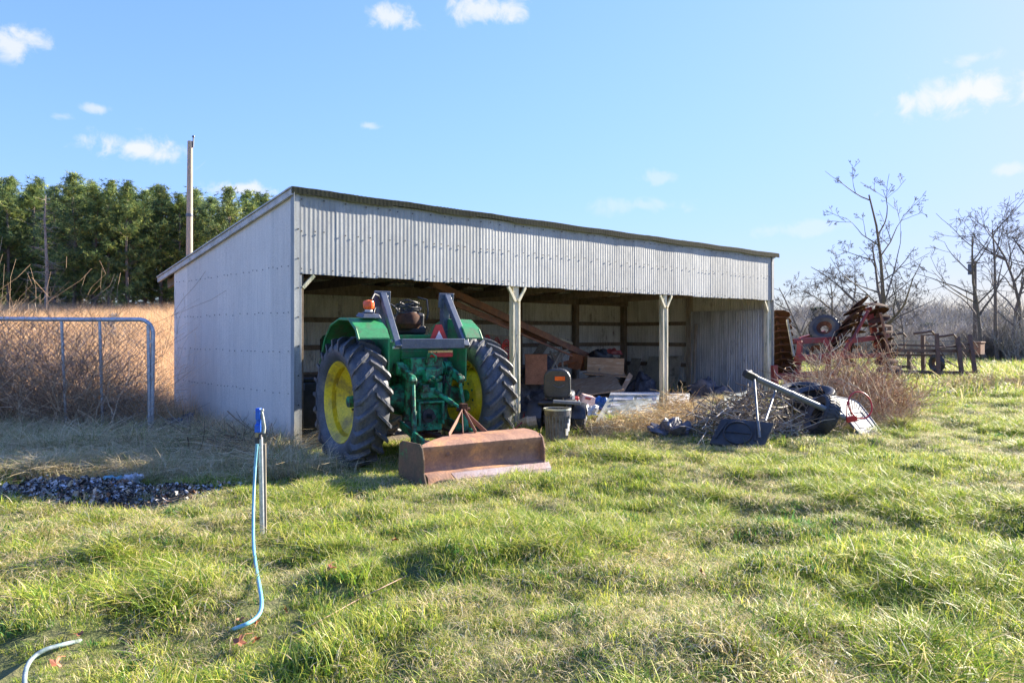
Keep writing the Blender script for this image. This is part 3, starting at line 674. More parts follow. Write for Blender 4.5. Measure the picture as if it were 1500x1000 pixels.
for k in range(K_-1):
    for i in (0, NU): a = k*W_+i; fs.append((a, a+W_, a+W_+K_*W_, a+K_*W_))
for i in range(NU): a = i; fs.append((a, a+1, a+1+K_*W_, a+K_*W_)); a = (K_-1)*W_+i; fs.append((a, a+1, a+1+K_*W_, a+K_*W_))
mb = MB(); mb.add(vs, fs); bp_('mouldboard', mb, 'rustpl', True, 0)
mb = MB(); sheet(mb, [(-1.755,.125),(-1.80,.06),(-1.83,-.01)], [XL+.30,XL+.34,XL+.36],[XR+.03]*3,.016); bp_('cutting_edge', mb, 'bladeedge', False, 0)
for x, m_ in ((XL-.012, 'bladeside'), (XR+.0, 'rustpl')):
    mb = MB(); mb.prism([(-1.10,.02),(-1.12,.40),(-1.2,.45),(-1.63,.46),(-1.68,.42),(-1.72,.30),(-1.72,.15),(-1.80,-.01)], 'x', .02, Matrix.Translation((x,0,0))); bp_('end_plate', mb, m_)
for a, b in (((.17,-.98,.74),(-.28,-1.42,.50)), ((.17,-.98,.74),(.12,-1.36,.50)), ((.17,-.98,.72),(.30,-1.3,.48)), ((.15,-.98,.74),(-.05,-1.35,.49))):
    mb = MB(); mb.bar(a, b, .012, .055); bp_('hitch_strap', mb, 'rust')
mb = MB(); mb.cyl((.08,-.98,.74),(.26,-.98,.74),.022,n=10); mb.box((.17,-.98,.76),(.08,.09,.10)); bp_('hitch_pin', mb, 'darkrust')
for s_ in (-1, 1):
    mb = MB(); mb.bar((s_*.42,-1.12,.36),(s_*.42,-1.65,.36),.05,.12); bp_('hitch_lug', mb, 'rust')
# black bin between wall and tyre
b0 = thing('storage_bin', 'black lidded plastic bin standing behind the left corner of the shed opening', 'bin', (.42, .55, 0), R(-4))
mb = MB(); mb.box((0,0,.5),(.50,.75,1.0), taper=1.06); mb.build('bin_body', M['black'], b0, bevel=.03)
mb = MB(); mb.box((0,0,1.03),(.58,.83,.06)); mb.build('lid', M['black'], b0, bevel=.02)
for s_ in (-1,1):
    mb = MB(); mb.box((s_*.18,-.40,.93),(.06,.05,.10)); mb.build('latch', M['rops'], b0, bevel=.01)
# ================================================================ THINGS IN THE SHED
def solo(name, mb, m, label, cat, group=None, smooth=False, bevel=.004):
    o = mb.build(name, M[m], None, smooth, bevel); 
    # put the origin at the middle of the thing
    me = o.data; n = len(me.vertices); a = np.empty(n*3, dtype=np.float32); me.vertices.foreach_get('co', a); a = a.reshape(-1,3)
    c = (a.min(0)+a.max(0))/2; c[2] = a[:,2].min(); a -= c; me.vertices.foreach_set('co', a.ravel()); o.location = Vector(c.tolist()); me.update()
    return tag(o, label, cat, group)
def quadboard(name, pts, t, m, label, cat, group=None, bevel=.004):
    p = [Vector(q) for q in pts]; nn = (p[1]-p[0]).cross(p[3]-p[0]).normalized()*t
    mb = MB(); mb.add(p+[q+nn for q in p], [(0,1,2,3),(7,6,5,4),(0,4,5,1),(1,5,6,2),(2,6,7,3),(3,7,4,0)])
    return solo(name, mb, m, label, cat, group, bevel=bevel)
# long beams slung from the rafters down to the back
for (a, b, w, h, m, lab) in (
    (D(632,414,14.6), D(862,522,18.6), .10, .14, 'rust', 'thickest rusty beam slanting down from the rafters behind the first post'),
    (D(640,434,14.4), D(800,500,18.0), .05, .10, 'rust', 'rusty channel slanting just below the thickest beam, behind the first post'),
    (D(690,446,15.6), D(838,503,18.0), .05, .05, 'ply', 'pale wooden bar slanting above the rusty beams toward the back wall'),
    (D(700,462,15.2), D(838,521,17.6), .035, .035, 'rust', 'thin rusty pipe slanting below the beams, right of the first post')):
    mb = MB(); mb.bar(a, b, w, h); solo('slanting_beam', mb, m, lab, 'beam')
# shelf board, hoses, coils
mb = MB(); mb.bar(D(668,492,16.3), D(752,498,16.0), .3, .15); solo('shelf_board', mb, 'greywood', 'grey wooden shelf board behind the right tractor tyre', 'shelf')
for i, (px, py, r, lab) in enumerate(((742,514,.22,'largest red hose coil hanging on the shelf beside the first post'),(728,505,.14,'narrow red hose loop hanging left of the largest coil'),(714,500,.12,'short red hose loop nearest the tractor tyre'))):
    mb = MB()
    for k in range(7):
        rr = r*(1-.06*k)
        mb.tube([D(px,py,15.6+.03*k)+Vector((rr*.45*math.cos(a)*SN, -rr*.45*math.cos(a)*CS, -.04*k+rr*math.sin(a)+.01*math.sin(5*a+k))) for a in [2*math.pi*q/22 for q in range(22)]], .014, 6, closed=True)
    solo('hose_coil', mb, 'red' if i != 1 else 'redpaint', lab, 'hose', smooth=True, bevel=0)
mb = MB()
for k in range(5):
    p = D(676+k*7, 484, 15.6)
    mb.tube([p+Vector((.05*math.sin(3*q+k), .02, -.07*q)) for q in range(6)], .012, 5)
solo('hanging_straps', mb, 'ply', 'tangle of pale straps hanging on the shelf behind the tyre', 'strap', bevel=0)
# crates and boards heap
def crate(name, c, size, rz, m, lab, cat, tilt=(0,0), open_top=True):
    t = thing(name, lab, cat, c, rz); t.rotation_euler = (tilt[0], tilt[1], rz)
    sx, sy, sz = size; th = .018
    for (cc, ss) in (((0,-sy/2,sz/2),(sx,th,sz)),((0,sy/2,sz/2),(sx,th,sz)),((-sx/2+th/2,0,sz/2),(th,sy-th,sz)),((sx/2-th/2,0,sz/2),(th,sy-th,sz))):
        mb = MB(); mb.box(cc, ss); mb.build('side_board', M[m], t, bevel=.003)
    mb = MB(); mb.box((0,0,th/2),(sx-.01,sy-.01,th)); mb.build('bottom_board', M[m], t)
    if not open_top:
        mb = MB(); mb.box((0,0,sz+th/2),(sx+.03,sy+.03,th)); mb.build('top_board', M[m], t)
    return t
R48 = R(-42)
crate('wooden_drawer', D(883,549,18.0), (.86,.5,.42), R48+.1, 'board', 'open brown wooden drawer on top of the junk heap near the back wall', 'drawer', (.05,.04))
crate('brown_cabinet', D(785,562,16.6), (.46,.45,.62), R48, 'redwood', 'red brown cabinet standing just right of the first post', 'cabinet', open_top=False)
crate('low_crate', D(880,604,16.6), (.80,.4,.34), R48, 'redwood', 'low red brown box under the slanted table top', 'box')
crate('side_drawer', D(846,540,18.3), (.34,.4,.36), R48-.5, 'redwood', 'small red brown drawer left of the big open drawer', 'drawer', (.0,.2))
quadboard('plank', [D(855,548,17.4), D(918,553,17.4), D(914,545,18.4), D(858,541,18.4)], .02, 'board', 'thin plank lying flat under the open brown drawer', 'plank')
t_ = thing('table_top', 'wide brown table top tipped toward the grass behind the mower seat', 'table', D(865,590,16.2), 0)
o = quadboard('tabletop', [D(822,585,15.9), D(914,572,16.2), D(898,551,17.2), D(826,558,17.0)], .03, 'board', 'x', 'x'); del o['label']; del o['category']
o.parent = t_; o.location = o.location - t_.location
for (px, py) in ((828,580),(905,570)):
    mb = MB(); p = D(px,py,16.6)-t_.location; mb.bar(p, (p.x, p.y, 0-t_.location.z*1.0), .06, .06); mb.build('leg', M['board'], t_)
# rough stands of sticks: broken chair legs
for i, (a, b) in enumerate(((( 808,540),(822,512)),((820,548),(806,514)),((795,540),(815,522)),((825,545),(822,508)),((800,520),(832,512)),((845,562),(848,541)),((848,545),(880,541)),((878,540),(883,562)))):
    mb = MB(); mb.bar(D(a[0],a[1],17.0+.1*i), D(b[0],b[1],17.4+.1*i), .04, .04)
    solo('broken_chair_stick', mb, 'greywood', 'grey wooden stick among the broken furniture behind the mower', 'stick', 'sticks of broken furniture')
mb = MB(); mb.bar(D(838,518,18.2), D(866,508,18.5), .05, .04); solo('loose_stick', mb, 'ply', 'pale yellow stick lying on the small drawer at the top of the heap', 'stick')
for (a, b, Z0, Z1, w, m, lab) in (
    ((775,585),(835,500),16.8,18.2,.16,'greywood','wide grey plank leaning steeply behind the mower seat'),
    ((800,592),(812,520),16.6,17.6,.12,'board','brown plank standing nearly upright left of the mower seat'),
    ((822,566),(905,556),16.9,17.3,.14,'board','brown plank lying between the table top and the open drawer'),
    ((838,612),(915,596),16.0,16.6,.14,'greywood','grey plank on the ground under the table top'),
    ((770,545),(842,528),17.4,18.0,.10,'redwood','red brown batten lying across the broken furniture'),
    ((842,572),(900,524),18.4,19.0,.12,'greywood','grey plank leaning behind the open drawer'),
    ((900,592),(924,548),17.6,18.0,.12,'board','short brown plank leaning at the right end of the heap'),
    ((812,600),(868,560),17.4,18.0,.12,'redwood','red brown plank leaning behind the pink carrier'),
    ((780,530),(800,500),18.2,18.8,.20,'greywood','short wide grey board against the back wall behind the first post'),
    ((850,590),(925,582),15.6,16.4,.10,'ply','pale batten lying in front of the table top')):
    mb = MB(); mb.bar(D(*a,Z0), D(*b,Z1), w, .03, up=(.4,-.5,.7)); solo('loose_plank', mb, m, lab, 'plank')
def rag(name, c, r, m, lab, cat, sq=.5, seed=1, seg=16, rough_=.35):
    mb = MB(); vs = []; fs = []; n = seg; random.seed(seed)
    for i in range(n+1):
        th = math.pi*i/n
        for j in range(n*2):
            ph = 2*math.pi*j/(n*2)
            d = Vector((math.sin(th)*math.cos(ph), math.sin(th)*math.sin(ph), math.cos(th)))
            k = 1+rough_*(noise.noise(d*2.1+Vector((seed,0,0))))*1.6+rough_*.6*abs(noise.noise(d*6+Vector((0,seed,0))))
            p = Vector((d.x*r[0], d.y*r[1], max(-.05, d.z)*r[2]))*k; vs.append(p)
    w = n*2
    for i in range(n):
        for j in range(w): fs.append((i*w+j, i*w+(j+1) % w, (i+1)*w+(j+1) % w, (i+1)*w+j))
    mb.add(vs, fs); o = mb.build(name, M[m], None, True); o.location = c; o.rotation_euler = (0,0,R48); return tag(o, lab, cat)
rag('dark_bag', D(878,527,18.2), (.30,.2,.22), 'black', 'black bag lying in the open brown drawer', 'bag', seed=3)
rag('red_cloth', D(897,519,18.3), (.20,.15,.12), 'redpaint', 'red cloth poking out of the open drawer', 'cloth', seed=4)
rag('dark_heap', gp(850,628)+Vector((2.0,3.2,0)), (1.0,.6,.9), 'tarp', 'dark cloth covered heap between the cabinet and the boards', 'heap', seed=8)
rag('blue_bag', D(882,598,15.4), (.17,.14,.18), 'bluetarp', 'blue plastic bag beside the leaning white door panel', 'bag', seed=5, rough_=.5)
rag('black_sack', D(942,575,20.0), (.35,.3,.42), 'tarp', 'black sack on the ground against the back corner of the shed', 'sack', seed=12)
rag('dark_scrap', D(1035,588,18.2), (.5,.35,.42), 'tarp', 'dark scrap heap beneath the far end wall lining', 'scrap', seed=15, rough_=.6)
rag('crumpled_tarp', gp(982,640,.02), (.30,.24,.20), 'tarp', 'crumpled dark grey tarp lying in the straw left of the hoop base', 'tarp', seed=6, rough_=.75)
# white/pink bucket, red can
t = thing('plastic_carrier', 'faded pink plastic carrier with a handle hole beside the mower', 'carrier', D(856,600,14.3), R48+.15)
mb = MB(); mb.box((0,0,.14),(.28,.24,.28),taper=.85); mb.build('carrier_body', M['pinkish'], t, bevel=.02); t.rotation_euler = (.1,.25,R48+.15)
mb = MB(); mb.box((-.02,-.112,.235),(.10,.012,.04)); mb.build('handle_hole', M['redpaint'], t)
t = thing('fuel_can', 'red fuel can lying behind the mower seat', 'can', D(836,598,14.7), R48+.5)
mb = MB(); mb.box((0,0,.12),(.30,.18,.22)); mb.build('can_body', M['red'], t, bevel=.03)
mb = MB(); mb.cyl((.1,0,.22),(.2,0,.34),.025,n=10); mb.build('spout', M['black'], t, bevel=0)
for k, (px, py, lab) in enumerate(((846,603,'white bag of litter left of the pink carrier'),(862,606,'white crumpled bag under the blue bag'))):
    rag('litter_bag', D(px,py,13.9), (.14,.12,.13), 'white' if k else 'whited', lab, 'bag', seed=20+k, rough_=.7)
# leaning plywood and its frame against the far end wall
mb = MB(); 
o = quadboard('plywood_sheet', [(12.15,3.75,.02),(12.15,2.52,.02),(12.40,2.50,1.10),(12.40,3.6,1.06)], .02, 'ply', 'stained plywood sheet leaning against the far end wall behind the second post', 'plywood')
quadboard('grey_board', [(12.05,4.3,.02),(12.1,3.9,.02),(12.38,3.85,1.0),(12.38,4.2,1.0)], .02, 'greywood', 'narrow grey board leaning left of the plywood sheet in the back corner', 'board')
mb = MB(); mb.bar((12.32,2.10,.0),(12.42,2.06,1.95),.05,.09); solo('upright_plank', mb, 'greywood', 'pale upright plank standing beside the dark wall lining', 'plank')
# white raised panels (old door sections)
pp = [D(866,628,13.8), D(962,628,14.2), D(966,577,15.0), D(894,577,15.0)]
t = thing('door_panel', 'off-white ribbed door panel leaning in the straw before the second post', 'door panel', pp[0])
def rel(l): return [q-t.location for q in l]
def slab(pts, th, m, name, par):
    p = [Vector(q) for q in pts]; nn = (p[1]-p[0]).cross(p[3]-p[0]).normalized()*th
    mb = MB(); mb.add(p+[q+nn for q in p], [(0,1,2,3),(7,6,5,4),(0,4,5,1),(1,5,6,2),(2,6,7,3),(3,7,4,0)]); return mb.build(name, M[m], par, bevel=.002)
q = rel(pp); slab(q, -.03, 'whited', 'panel_face', t)
def lerp2(u, v): 
    a = q[0].lerp(q[1], u); b = q[3].lerp(q[2], u); return a.lerp(b, v)
nrm = (q[1]-q[0]).cross(q[3]-q[0]).normalized()
for v0 in (.18,.42,.62,.80):
    for (u0, u1) in ((.12,.5),(.56,.95)):
        pts_ = [lerp2(u0,v0)+nrm*.004, lerp2(u1,v0)+nrm*.004, lerp2(u1,v0+.07)+nrm*.012, lerp2(u0,v0+.07)+nrm*.004]
        slab(pts_, .018, 'white', 'raised_rib', t)
slab([lerp2(0,.95)+nrm*.006, lerp2(1,.95)+nrm*.006, lerp2(1,1.02)+nrm*.006, lerp2(0,1.02)+nrm*.006], .02, 'white', 'top_rail', t)
boards = [((972,606),(1008,606),(1010,584),(968,584),16.0,'white','white sheet edge lying behind the second post'),
 ((1002,624),(1058,614),(1046,596),(992,606),15.2,'whited','grey white board lying in the heap left of the hoop pole'),
 ((1010,606),(1070,598),(1062,586),(1004,592),16.8,'greywood','flat grey board lying inside by the far end wall'),
 ((1062,604),(1092,600),(1094,580),(1060,588),15.5,'whited','pale crooked board sticking up by the far corner post'),
 ((1060,640),(1100,632),(1094,612),(1056,618),13.4,'whited','bluish white board behind the black hoop base'),
 ((975,590),(1003,588),(1003,580),(975,582),17.5,'greywood','short board beside the foot of the second post')]
for a, b, c_, d, Z, m, lab in boards:
    quadboard('scrap_board', [q+Vector((0,0,.10)) for q in (D(*a,Z), D(*b,Z+.2), D(*c_,Z+1.1), D(*d,Z+.9))], .025, m, lab, 'board')
# ---- riding mower
mp = cw(.77, 13.1); mp.z = gz(mp.x,mp.y)+.0
mw = thing('riding_mower', 'black and grey riding mower with a high backed seat facing away beside the first post', 'mower', mp, R(40-90))
def wheel_s(par, loc, r, w, rim, nl, name='wheel', tm='rubber2', rm='whited'):
    mb = MB(); mb.lathe([(-w*.3, rim),(-w*.28,rim-.03),(0,rim*.5),(w*.28,rim-.03),(w*.3,rim)],(0,0,0),(1,0,0),24); W = mb.build(name, M[rm], par, True, loc=loc)
    mb = MB(); mb.lathe([(-w*.35,rim-.005),(-w*.5,rim+(r-rim)*.4),(-w*.46,r-.03),(-w*.3,r-.012),(w*.3,r-.012),(w*.46,r-.03),(w*.5,rim+(r-rim)*.4),(w*.35,rim-.005)],(0,0,0),(1,0,0),32)
    for k in range(nl):
        a = 2*math.pi*k/nl
        for s_ in (-1,1):
            aa = a+(math.pi/nl if s_>0 else 0)
            m_ = Matrix.Rotation(aa, 3, 'X')
            c_ = m_ @ Vector((s_*w*.24, r-.012, 0)); mb.box(c_, (w*.44,.028,.03), m_ @ Matrix.Rotation(s_*.35, 3, 'Y'))
    mb.build('tyre', M[tm], W, False); return W
for s_ in (-1,1):
    wheel_s(mw, (s_*.37, 0, .235), .235, .22, .11, 20, 'rear_wheel')
    wheel_s(mw, (s_*.34, 1.15, .17), .17, .12, .08, 14, 'front_wheel')
def mp_(name, mb, m, smooth=False, bevel=.01): return mb.build(name, M[m], mw, smooth, bevel)
mb = MB(); mb.box((0,.45,.33),(.42,1.3,.14)); mp_('chassis', mb, 'black')
mb = MB(); mb.box((0,.05,.54),(.62,.52,.06)); 
mp_('rear_deck', mb, 'black', bevel=.02)
for s_ in (-1,1):
    mb = MB(); mb.lathe([(-.12,.30),(-.08,.315),(.08,.315),(.12,.30)],(s_*.37,0,.23),(1,0,0),24); 
    mb.v = [(x,y,max(z,.30)) for x,y,z in mb.v]; mp_('fender', mb, 'black', True, 0)
# seat: rounded back shell
def shell(mb, w, h, t, r, M4):
    pts = []
    for (cx, cz, a0) in ((w/2-r, h-r, 0), (-w/2+r, h-r, 90), (-w/2+r*.7, r*.7, 180), (w/2-r*.7, r*.7, 270)):
        rr = r if a0 < 180 else r*.7
        for k in range(7): a = R(a0+15*k); pts.append((cx+rr*math.cos(a), cz+rr*math.sin(a)))
    mb.prism(pts, 'y', t, M4)
mb = MB(); shell(mb, .46, .50, .10, .17, Matrix.Translation((0,.02,.62)) @ Matrix.Rotation(.14,4,'X')); s_o = mp_('seat_back', mb, 'seatblk', False, .03)
mb = MB(); mb.box((0,.27,.66),(.46,.44,.11)); mp_('seat_cushion', mb, 'seatblk', bevel=.035)
mb = MB(); mb.box((.05,-.088,.95),(.17,.016,.07),(.14,0,0)); mb.build('seat_badge', M['orange'], s_o, bevel=.002)
mb = MB(); mb.tube([(-.09+.18*q/8+.03, -.078, .84-.04*math.sin(math.pi*q/8)) for q in range(9)], .006, 6); mb.build('seat_crease', M['rops'], s_o)
mb = MB(); mb.cyl((0,.15,.45),(0,.15,.62),.10,n=12); mb.box((0,.1,.5),(.3,.3,.08)); mp_('seat_mount', mb, 'black')
mb = MB(); mb.box((0,.95,.52),(.46,.62,.30)); mp_('hood', mb, 'rops', bevel=.06)
mb = MB(); mb.tube([(.16*math.cos(a), .62+.05*math.sin(a), .84+.14*math.sin(a)) for a in [2*math.pi*q/20 for q in range(20)]], .013, 6, closed=True); mb.cyl((0,.62,.84),(0,.75,.6),.016,n=8); mp_('steering_wheel', mb, 'black', True, 0)
mb = MB(); mb.box((0,.55,.2),(.95,.7,.12)); mp_('cutting_deck', mb, 'rops', bevel=.04)
mb = MB(); mb.box((.18,-.30,.57),(.46,.16,.05),(0,.06,.1)); mp_('tow_bar_cover', mb, 'polegrey')
# ribbed grille-like bucket in front of the mower
bp0 = gp(816,646)
bk = thing('ribbed_bucket', 'dirty grey ribbed bucket with a torn white label in front of the mower', 'bucket', bp0, R48)
mb = MB(); mb.lathe([(0,.155),(.03,.16),(.40,.185),(.42,.20),(.50,.20),(.51,.18)],(0,0,0),(0,0,1),28); mb.build('bucket_body', M['tarp'], bk, True)
mb = MB()
for k in range(22):
    a = 2*math.pi*k/22; m_ = Matrix.Rotation(a,3,'Z'); mb.bar(m_@Vector((.162,0,.04)), m_@Vector((.19,0,.40)), .012, .016)
ob = mb.build('ribs', M['rops'], bk)
mb = MB(); mb.lathe([(0,.20),(.0,.215),(.025,.215),(.025,.2)],(0,0,.49),(0,0,1),28,close=True); mb.build('rim', M['whited'], bk, True)
mb = MB()
for k in range(5): 
    a = R(-20+12*k); mb.box((.192*math.cos(a-.4),.192*math.sin(a-.4),.16+.07*k), (.02,.05,.10+.02*(k%2)), Matrix.Rotation(a-.4,3,'Z'))
mb.build('torn_label', M['white'], bk)
# split log in front of post
mb = MB(); a = gp(772,628,.12); mb.tube([D(762,622,13.0), D(775,618,12.9), D(786,616,12.9)], [.09,.11,.10], 10); solo('short_log', mb, 'greywood', 'short split log at the foot of the first post', 'log', bevel=0)
mb = MB(); mb.tube([D(768,606,13.2), D(765,618,12.9), D(756,626,12.5), D(745,632,12.1)], .012, 6); solo('red_cable', mb, 'redpaint', 'thin red cable hanging beside the right tractor tyre', 'cable', smooth=True, bevel=0)
mb = MB(); mb.tube([D(757,490,12.95), D(754,520,12.9), D(748,545,12.8), D(751,570,12.8), D(757,600,12.9)], .008, 5); solo('yellow_rope', mb, 'ply', 'thin straw coloured rope dangling down the first post', 'rope', smooth=True, bevel=0)

# ================================================================ FALLEN BASKETBALL HOOP
bb = cw(3.3, 11.25); bb.z = gz(bb.x, bb.y)
hoop = thing('basketball_hoop', 'fallen portable basketball hoop with black base, steel pole and red rim', 'basketball hoop', bb, 0)
def H(px, py, Z): return D(px, py, Z)-bb
# base tank stands on its edge, underside toward the viewer
c1, c2, c3, c4 = H(1037,650,11.35), H(1118,659,11.05), H(1136,618,11.15), H(1056,611,11.5)
n_ = (c2-c1).cross(c4-c1).normalized()
mb = MB(); th = -.18
vs = [c1,c2,c3,c4]+[q+n_*th for q in (c1.lerp(c3,.04), c2.lerp(c4,.04), c3.lerp(c1,.06), c4.lerp(c2,.06))]
mb.add(vs, [(0,1,2,3),(7,6,5,4),(0,4,5,1),(1,5,6,2),(2,6,7,3),(3,7,4,0)]); base = mb.build('base', M['black'], hoop, bevel=.035)
cen = c1.lerp(c3,.5); ux = (c2-c1).normalized(); uy = n_.cross(ux).normalized()
if uy.z < 0: uy = -uy
off = n_*.006
mb = MB()
for rr in (.20,):
    mb.tube([cen+off-ux*.05+ux*rr*math.cos(a)+uy*rr*.86*math.sin(a) for a in [2*math.pi*q/32 for q in range(32)]], .013, 6, closed=True)
mb.tube([cen+off-ux*.24,cen+off+ux*.14], .008, 6)
mb.tube([cen+off-ux*.36-uy*.12, cen+off-ux*.26+uy*.08, cen+off-ux*.22+uy*.15], .015, 6)
mb.tube([cen+off+ux*.20-uy*.1, cen+off+ux*.19+uy*.05, cen+off+ux*.22+uy*.15], .018, 6)
mb.build('moulded_rings', M['black'], base, True)
for k, (w_, h_) in enumerate(((.18,-.14),(.30,-.12))):
    mb = MB(); mb.lathe([(-.03,.02),(-.03,.06),(.03,.06),(.03,.02)], cen+ux*w_*1.1-uy*.2+n_*(-.05), ux, 16, close=True); mb.build('roller', M['black'], hoop, True)
P0, P1 = H(1097,549,11.9), H(1238,612,12.35)
mb = MB(); mb.cyl(P0.lerp(P1,.03), P1, .048, n=18); mb.build('pole', M['polegrey'], hoop, True)
mb = MB(); mb.cyl(P0.lerp(P1,.42), P0.lerp(P1,.45), .054, n=18); mb.build('pole_joint', M['polegrey'], hoop, True)
mb = MB(); mb.box(P0, (.16,.13,.11), (.3,.4,-.6)); mb.cyl(P0-(P1-P0)*.03, P0.lerp(P1,.07), .06, n=16); mb.cyl(P0+Vector((-.05,0,.04)),P0+Vector((.06,0,.05)),.03,n=8); mb.build('pole_bracket', M['black'], hoop, bevel=.015)
for a, b in ((H(1105,556,11.8), H(1110,620,11.2)), (H(1136,572,12.1), H(1121,616,11.3))):
    mb = MB(); mb.cyl(a, b, .017, n=10); mb.build('brace_rod', M['polegrey'], hoop, True)
mb = MB(); mb.tube([H(1110,616,11.15), H(1112,632,11.05), H(1113,640,11.03)], .02, 8); mb.build('brace_rod', M['polegrey'], hoop, True)
# backboard
B = [H(1262,644,12.15), H(1294,640,12.45), H(1254,588,13.35), H(1213,581,13.15)]
nb = (B[1]-B[0]).cross(B[3]-B[0]).normalized(); 
if nb.z < 0: nb = -nb
# rounded outline
def rc(poly, r):
    out = []
    for i in range(4):
        p, a, b = poly[i], poly[i-1], poly[(i+1) % 4]
        d1 = (a-p).normalized()*r; d2 = (b-p).normalized()*r
        for k in range(5):
            t = k/4; out.append(((p+d1)*(1-t)+p*t)*(1-t) + (p*(1-t)+(p+d2)*t)*t)
    return out
o_ = rc(B, .16); k = len(o_)
mb = MB(); mb.add([q for q in o_]+[q+nb*.03 for q in o_], [tuple(range(k-1,-1,-1)), tuple(range(k,2*k))]+[(i,(i+1)%k,(i+1)%k+k,i+k) for i in range(k)])
bd = mb.build('backboard', M['backboard'], hoop)
mb = MB(); mb.tube([q+nb*.03 for q in o_], .014, 6, closed=True); mb.build('backboard_edge', M['polegrey'], bd, True)
cb_ = (B[0]+B[1]+B[2]+B[3])/4; e1 = (B[1]-B[0]).normalized(); e2 = (B[3]-B[0]).normalized()
# grey printed square outline
mb = MB(); sq = [cb_+e1*a+e2*b+nb*.034 for a, b in ((-.18,-.3),(.18,-.3),(.18,.1),(-.18,.1))]
mb.tube(sq, .008, 4, closed=True); mb.build('target_square', M['rops'], bd)
# rim: ring roughly facing the viewer
cr = H(1260,593,12.35); ra = .215
fwd = Vector((CS,SN,0)); rgt = Vector((SN,-CS,0)); nr_ = (-fwd+rgt*.25+Vector((0,0,.25))).normalized()
ua = nr_.cross(Vector((0,0,1))).normalized(); ub = ua.cross(nr_)
mb = MB(); mb.tube([cr+ua*ra*math.cos(a)+ub*ra*math.sin(a) for a in [2*math.pi*q/40 for q in range(40)]], .013, 8, closed=True); rim = mb.build('rim', M['red'], hoop, True)
mb = MB(); br = H(1240,612,12.3)
mb.bar(br-Vector((0,0,.03)), br+rgt*.16+Vector((0,0,.0)), .06, .09); mb.cyl(br, H(1241,588,12.35), .009, n=6); mb.cyl(br, H(1256,613,12.3), .010, n=6); mb.build('rim_bracket', M['red'], rim, bevel=.005)
mb = MB()
for k in range(14):
    a = 2*math.pi*k/14; p = cr+ua*ra*math.cos(a)+ub*ra*math.sin(a)
    mb.tube([p, p-nr_*.06+(cr-p)*.3+Vector((0,0,-.04)), p-nr_*.1+(cr-p)*.55+Vector((.03*math.sin(k),0,-.14))], .006, 4)
mb.build('net_remains', M['ply'], rim)
# ---- loose black tyres
def loose_tyre(c, r, w, axis, lab, group=None, rimr=None):
    t = thing('old_tyre', lab, 'tyre', c, 0, group)
    rimr = rimr or r*.56; q = Vector(axis).to_track_quat('X','Z').to_euler(); 
    mb = MB(); mb.lathe([(-w*.30,rimr),(-w*.46,rimr+(r-rimr)*.35),(-w*.5,rimr+(r-rimr)*.65),(-w*.42,r-.02),(-w*.2,r),(w*.2,r),(w*.42,r-.02),(w*.5,rimr+(r-rimr)*.65),(w*.46,rimr+(r-rimr)*.35),(w*.30,rimr),(w*.26,rimr+.02),(w*.40,r-.05),(-w*.40,r-.05),(-w*.26,rimr+.02)],(0,0,0),(1,0,0),44,close=True)
    mb.build('casing', M['rubber2'], t, True, rot=q)
    mb = MB()
    for k in range(34):
        a = 2*math.pi*k/34; m_ = Matrix.Rotation(a,3,'X')
        for s_ in (-1,1): mb.box(m_@Vector((s_*w*.21, r, 0)), (w*.34,.014,.028), m_@Matrix.Rotation(s_*.4,3,'Y'))
    mb.build('tread', M['rubber2'], t, rot=q); return t
fw = lambda a, b, c_: (rgt*a+fwd*b+Vector((0,0,c_)))
loose_tyre(D(1204,609,12.5), .35, .26, fw(-.90,-.05,.45), 'lowest black tyre leaning under the basketball backboard')
loose_tyre(D(1190,583,13.7), .40, .24, fw(-.25,-.2,.95), 'upper black tyre lying tilted on the brush pile behind the pole')
loose_tyre(D(1172,572,14.5), .38, .22, fw(-.1,-.1,1.0), 'farthest black tyre showing its tread at the top of the tyre heap')

# ================================================================ DISC HARROW
dh0 = cw((1200-750)/F*20.5, 20.5); dh0.z = gz(dh0.x, dh0.y)
dh = thing('disc_harrow', 'red folding disc harrow with rusty disc gangs standing upright beyond the shed', 'harrow', dh0, 0)
def Hh(px, py, Z): return D(px, py, Z)-dh0
def disc(mb, c, ax, r, cup=.05, n=22):
    # scalloped cupped blade
    ax = Vector(ax).normalized(); u = ax.orthogonal().normalized(); w = ax.cross(u); vs = [c-ax*cup]
    for j in range(n):
        a = 2*math.pi*j/n; vs.append(c+(u*math.cos(a)+w*math.sin(a))*r*.55-ax*cup*.6)
    for j in range(n):
        a = 2*math.pi*j/n; rr = r*(1.0 if j % 2 else .955); vs.append(c+(u*math.cos(a)+w*math.sin(a))*rr)
    vs2 = [v+ax*.012 for v in vs]; fs = []
    m_ = len(vs)
    for j in range(n):
        j2 = (j+1) % n
        fs += [(0,1+j,1+j2),(1+j,1+n+j,1+n+j2,1+j2),(m_,m_+1+j2,m_+1+j),(m_+1+j2,m_+1+n+j2,m_+1+n+j,m_+1+j),(1+n+j,m_+1+n+j,m_+1+n+j2,1+n+j2)]
    mb.add(vs+vs2, fs)
def gang(a, b, nd, r, ax=None, wob=.03):
    d = (b-a).normalized()
    mb = MB(); mb.cyl(a-d*.1, b+d*.1, .035, n=10); sh = mb.build('gang_shaft', M['darkrust'], dh)
    for i in range(nd):
        c = a.lerp(b, i/(nd-1)); mb = MB(); aa = (ax or d)+rv(wob); disc(mb, c*0, aa, r); 
        mb.build('disc_blade', M['darkrust'], sh, True, loc=c)
        if i < nd-1: mb = MB(); c2 = a.lerp(b, (i+.5)/(nd-1)); mb.cyl(c2-d*.05, c2+d*.05, .06, n=8); mb.build('spacer_spool', M['darkrust'], sh)
gang(Hh(1138,462,20), Hh(1149,542,19.4), 9, .34)
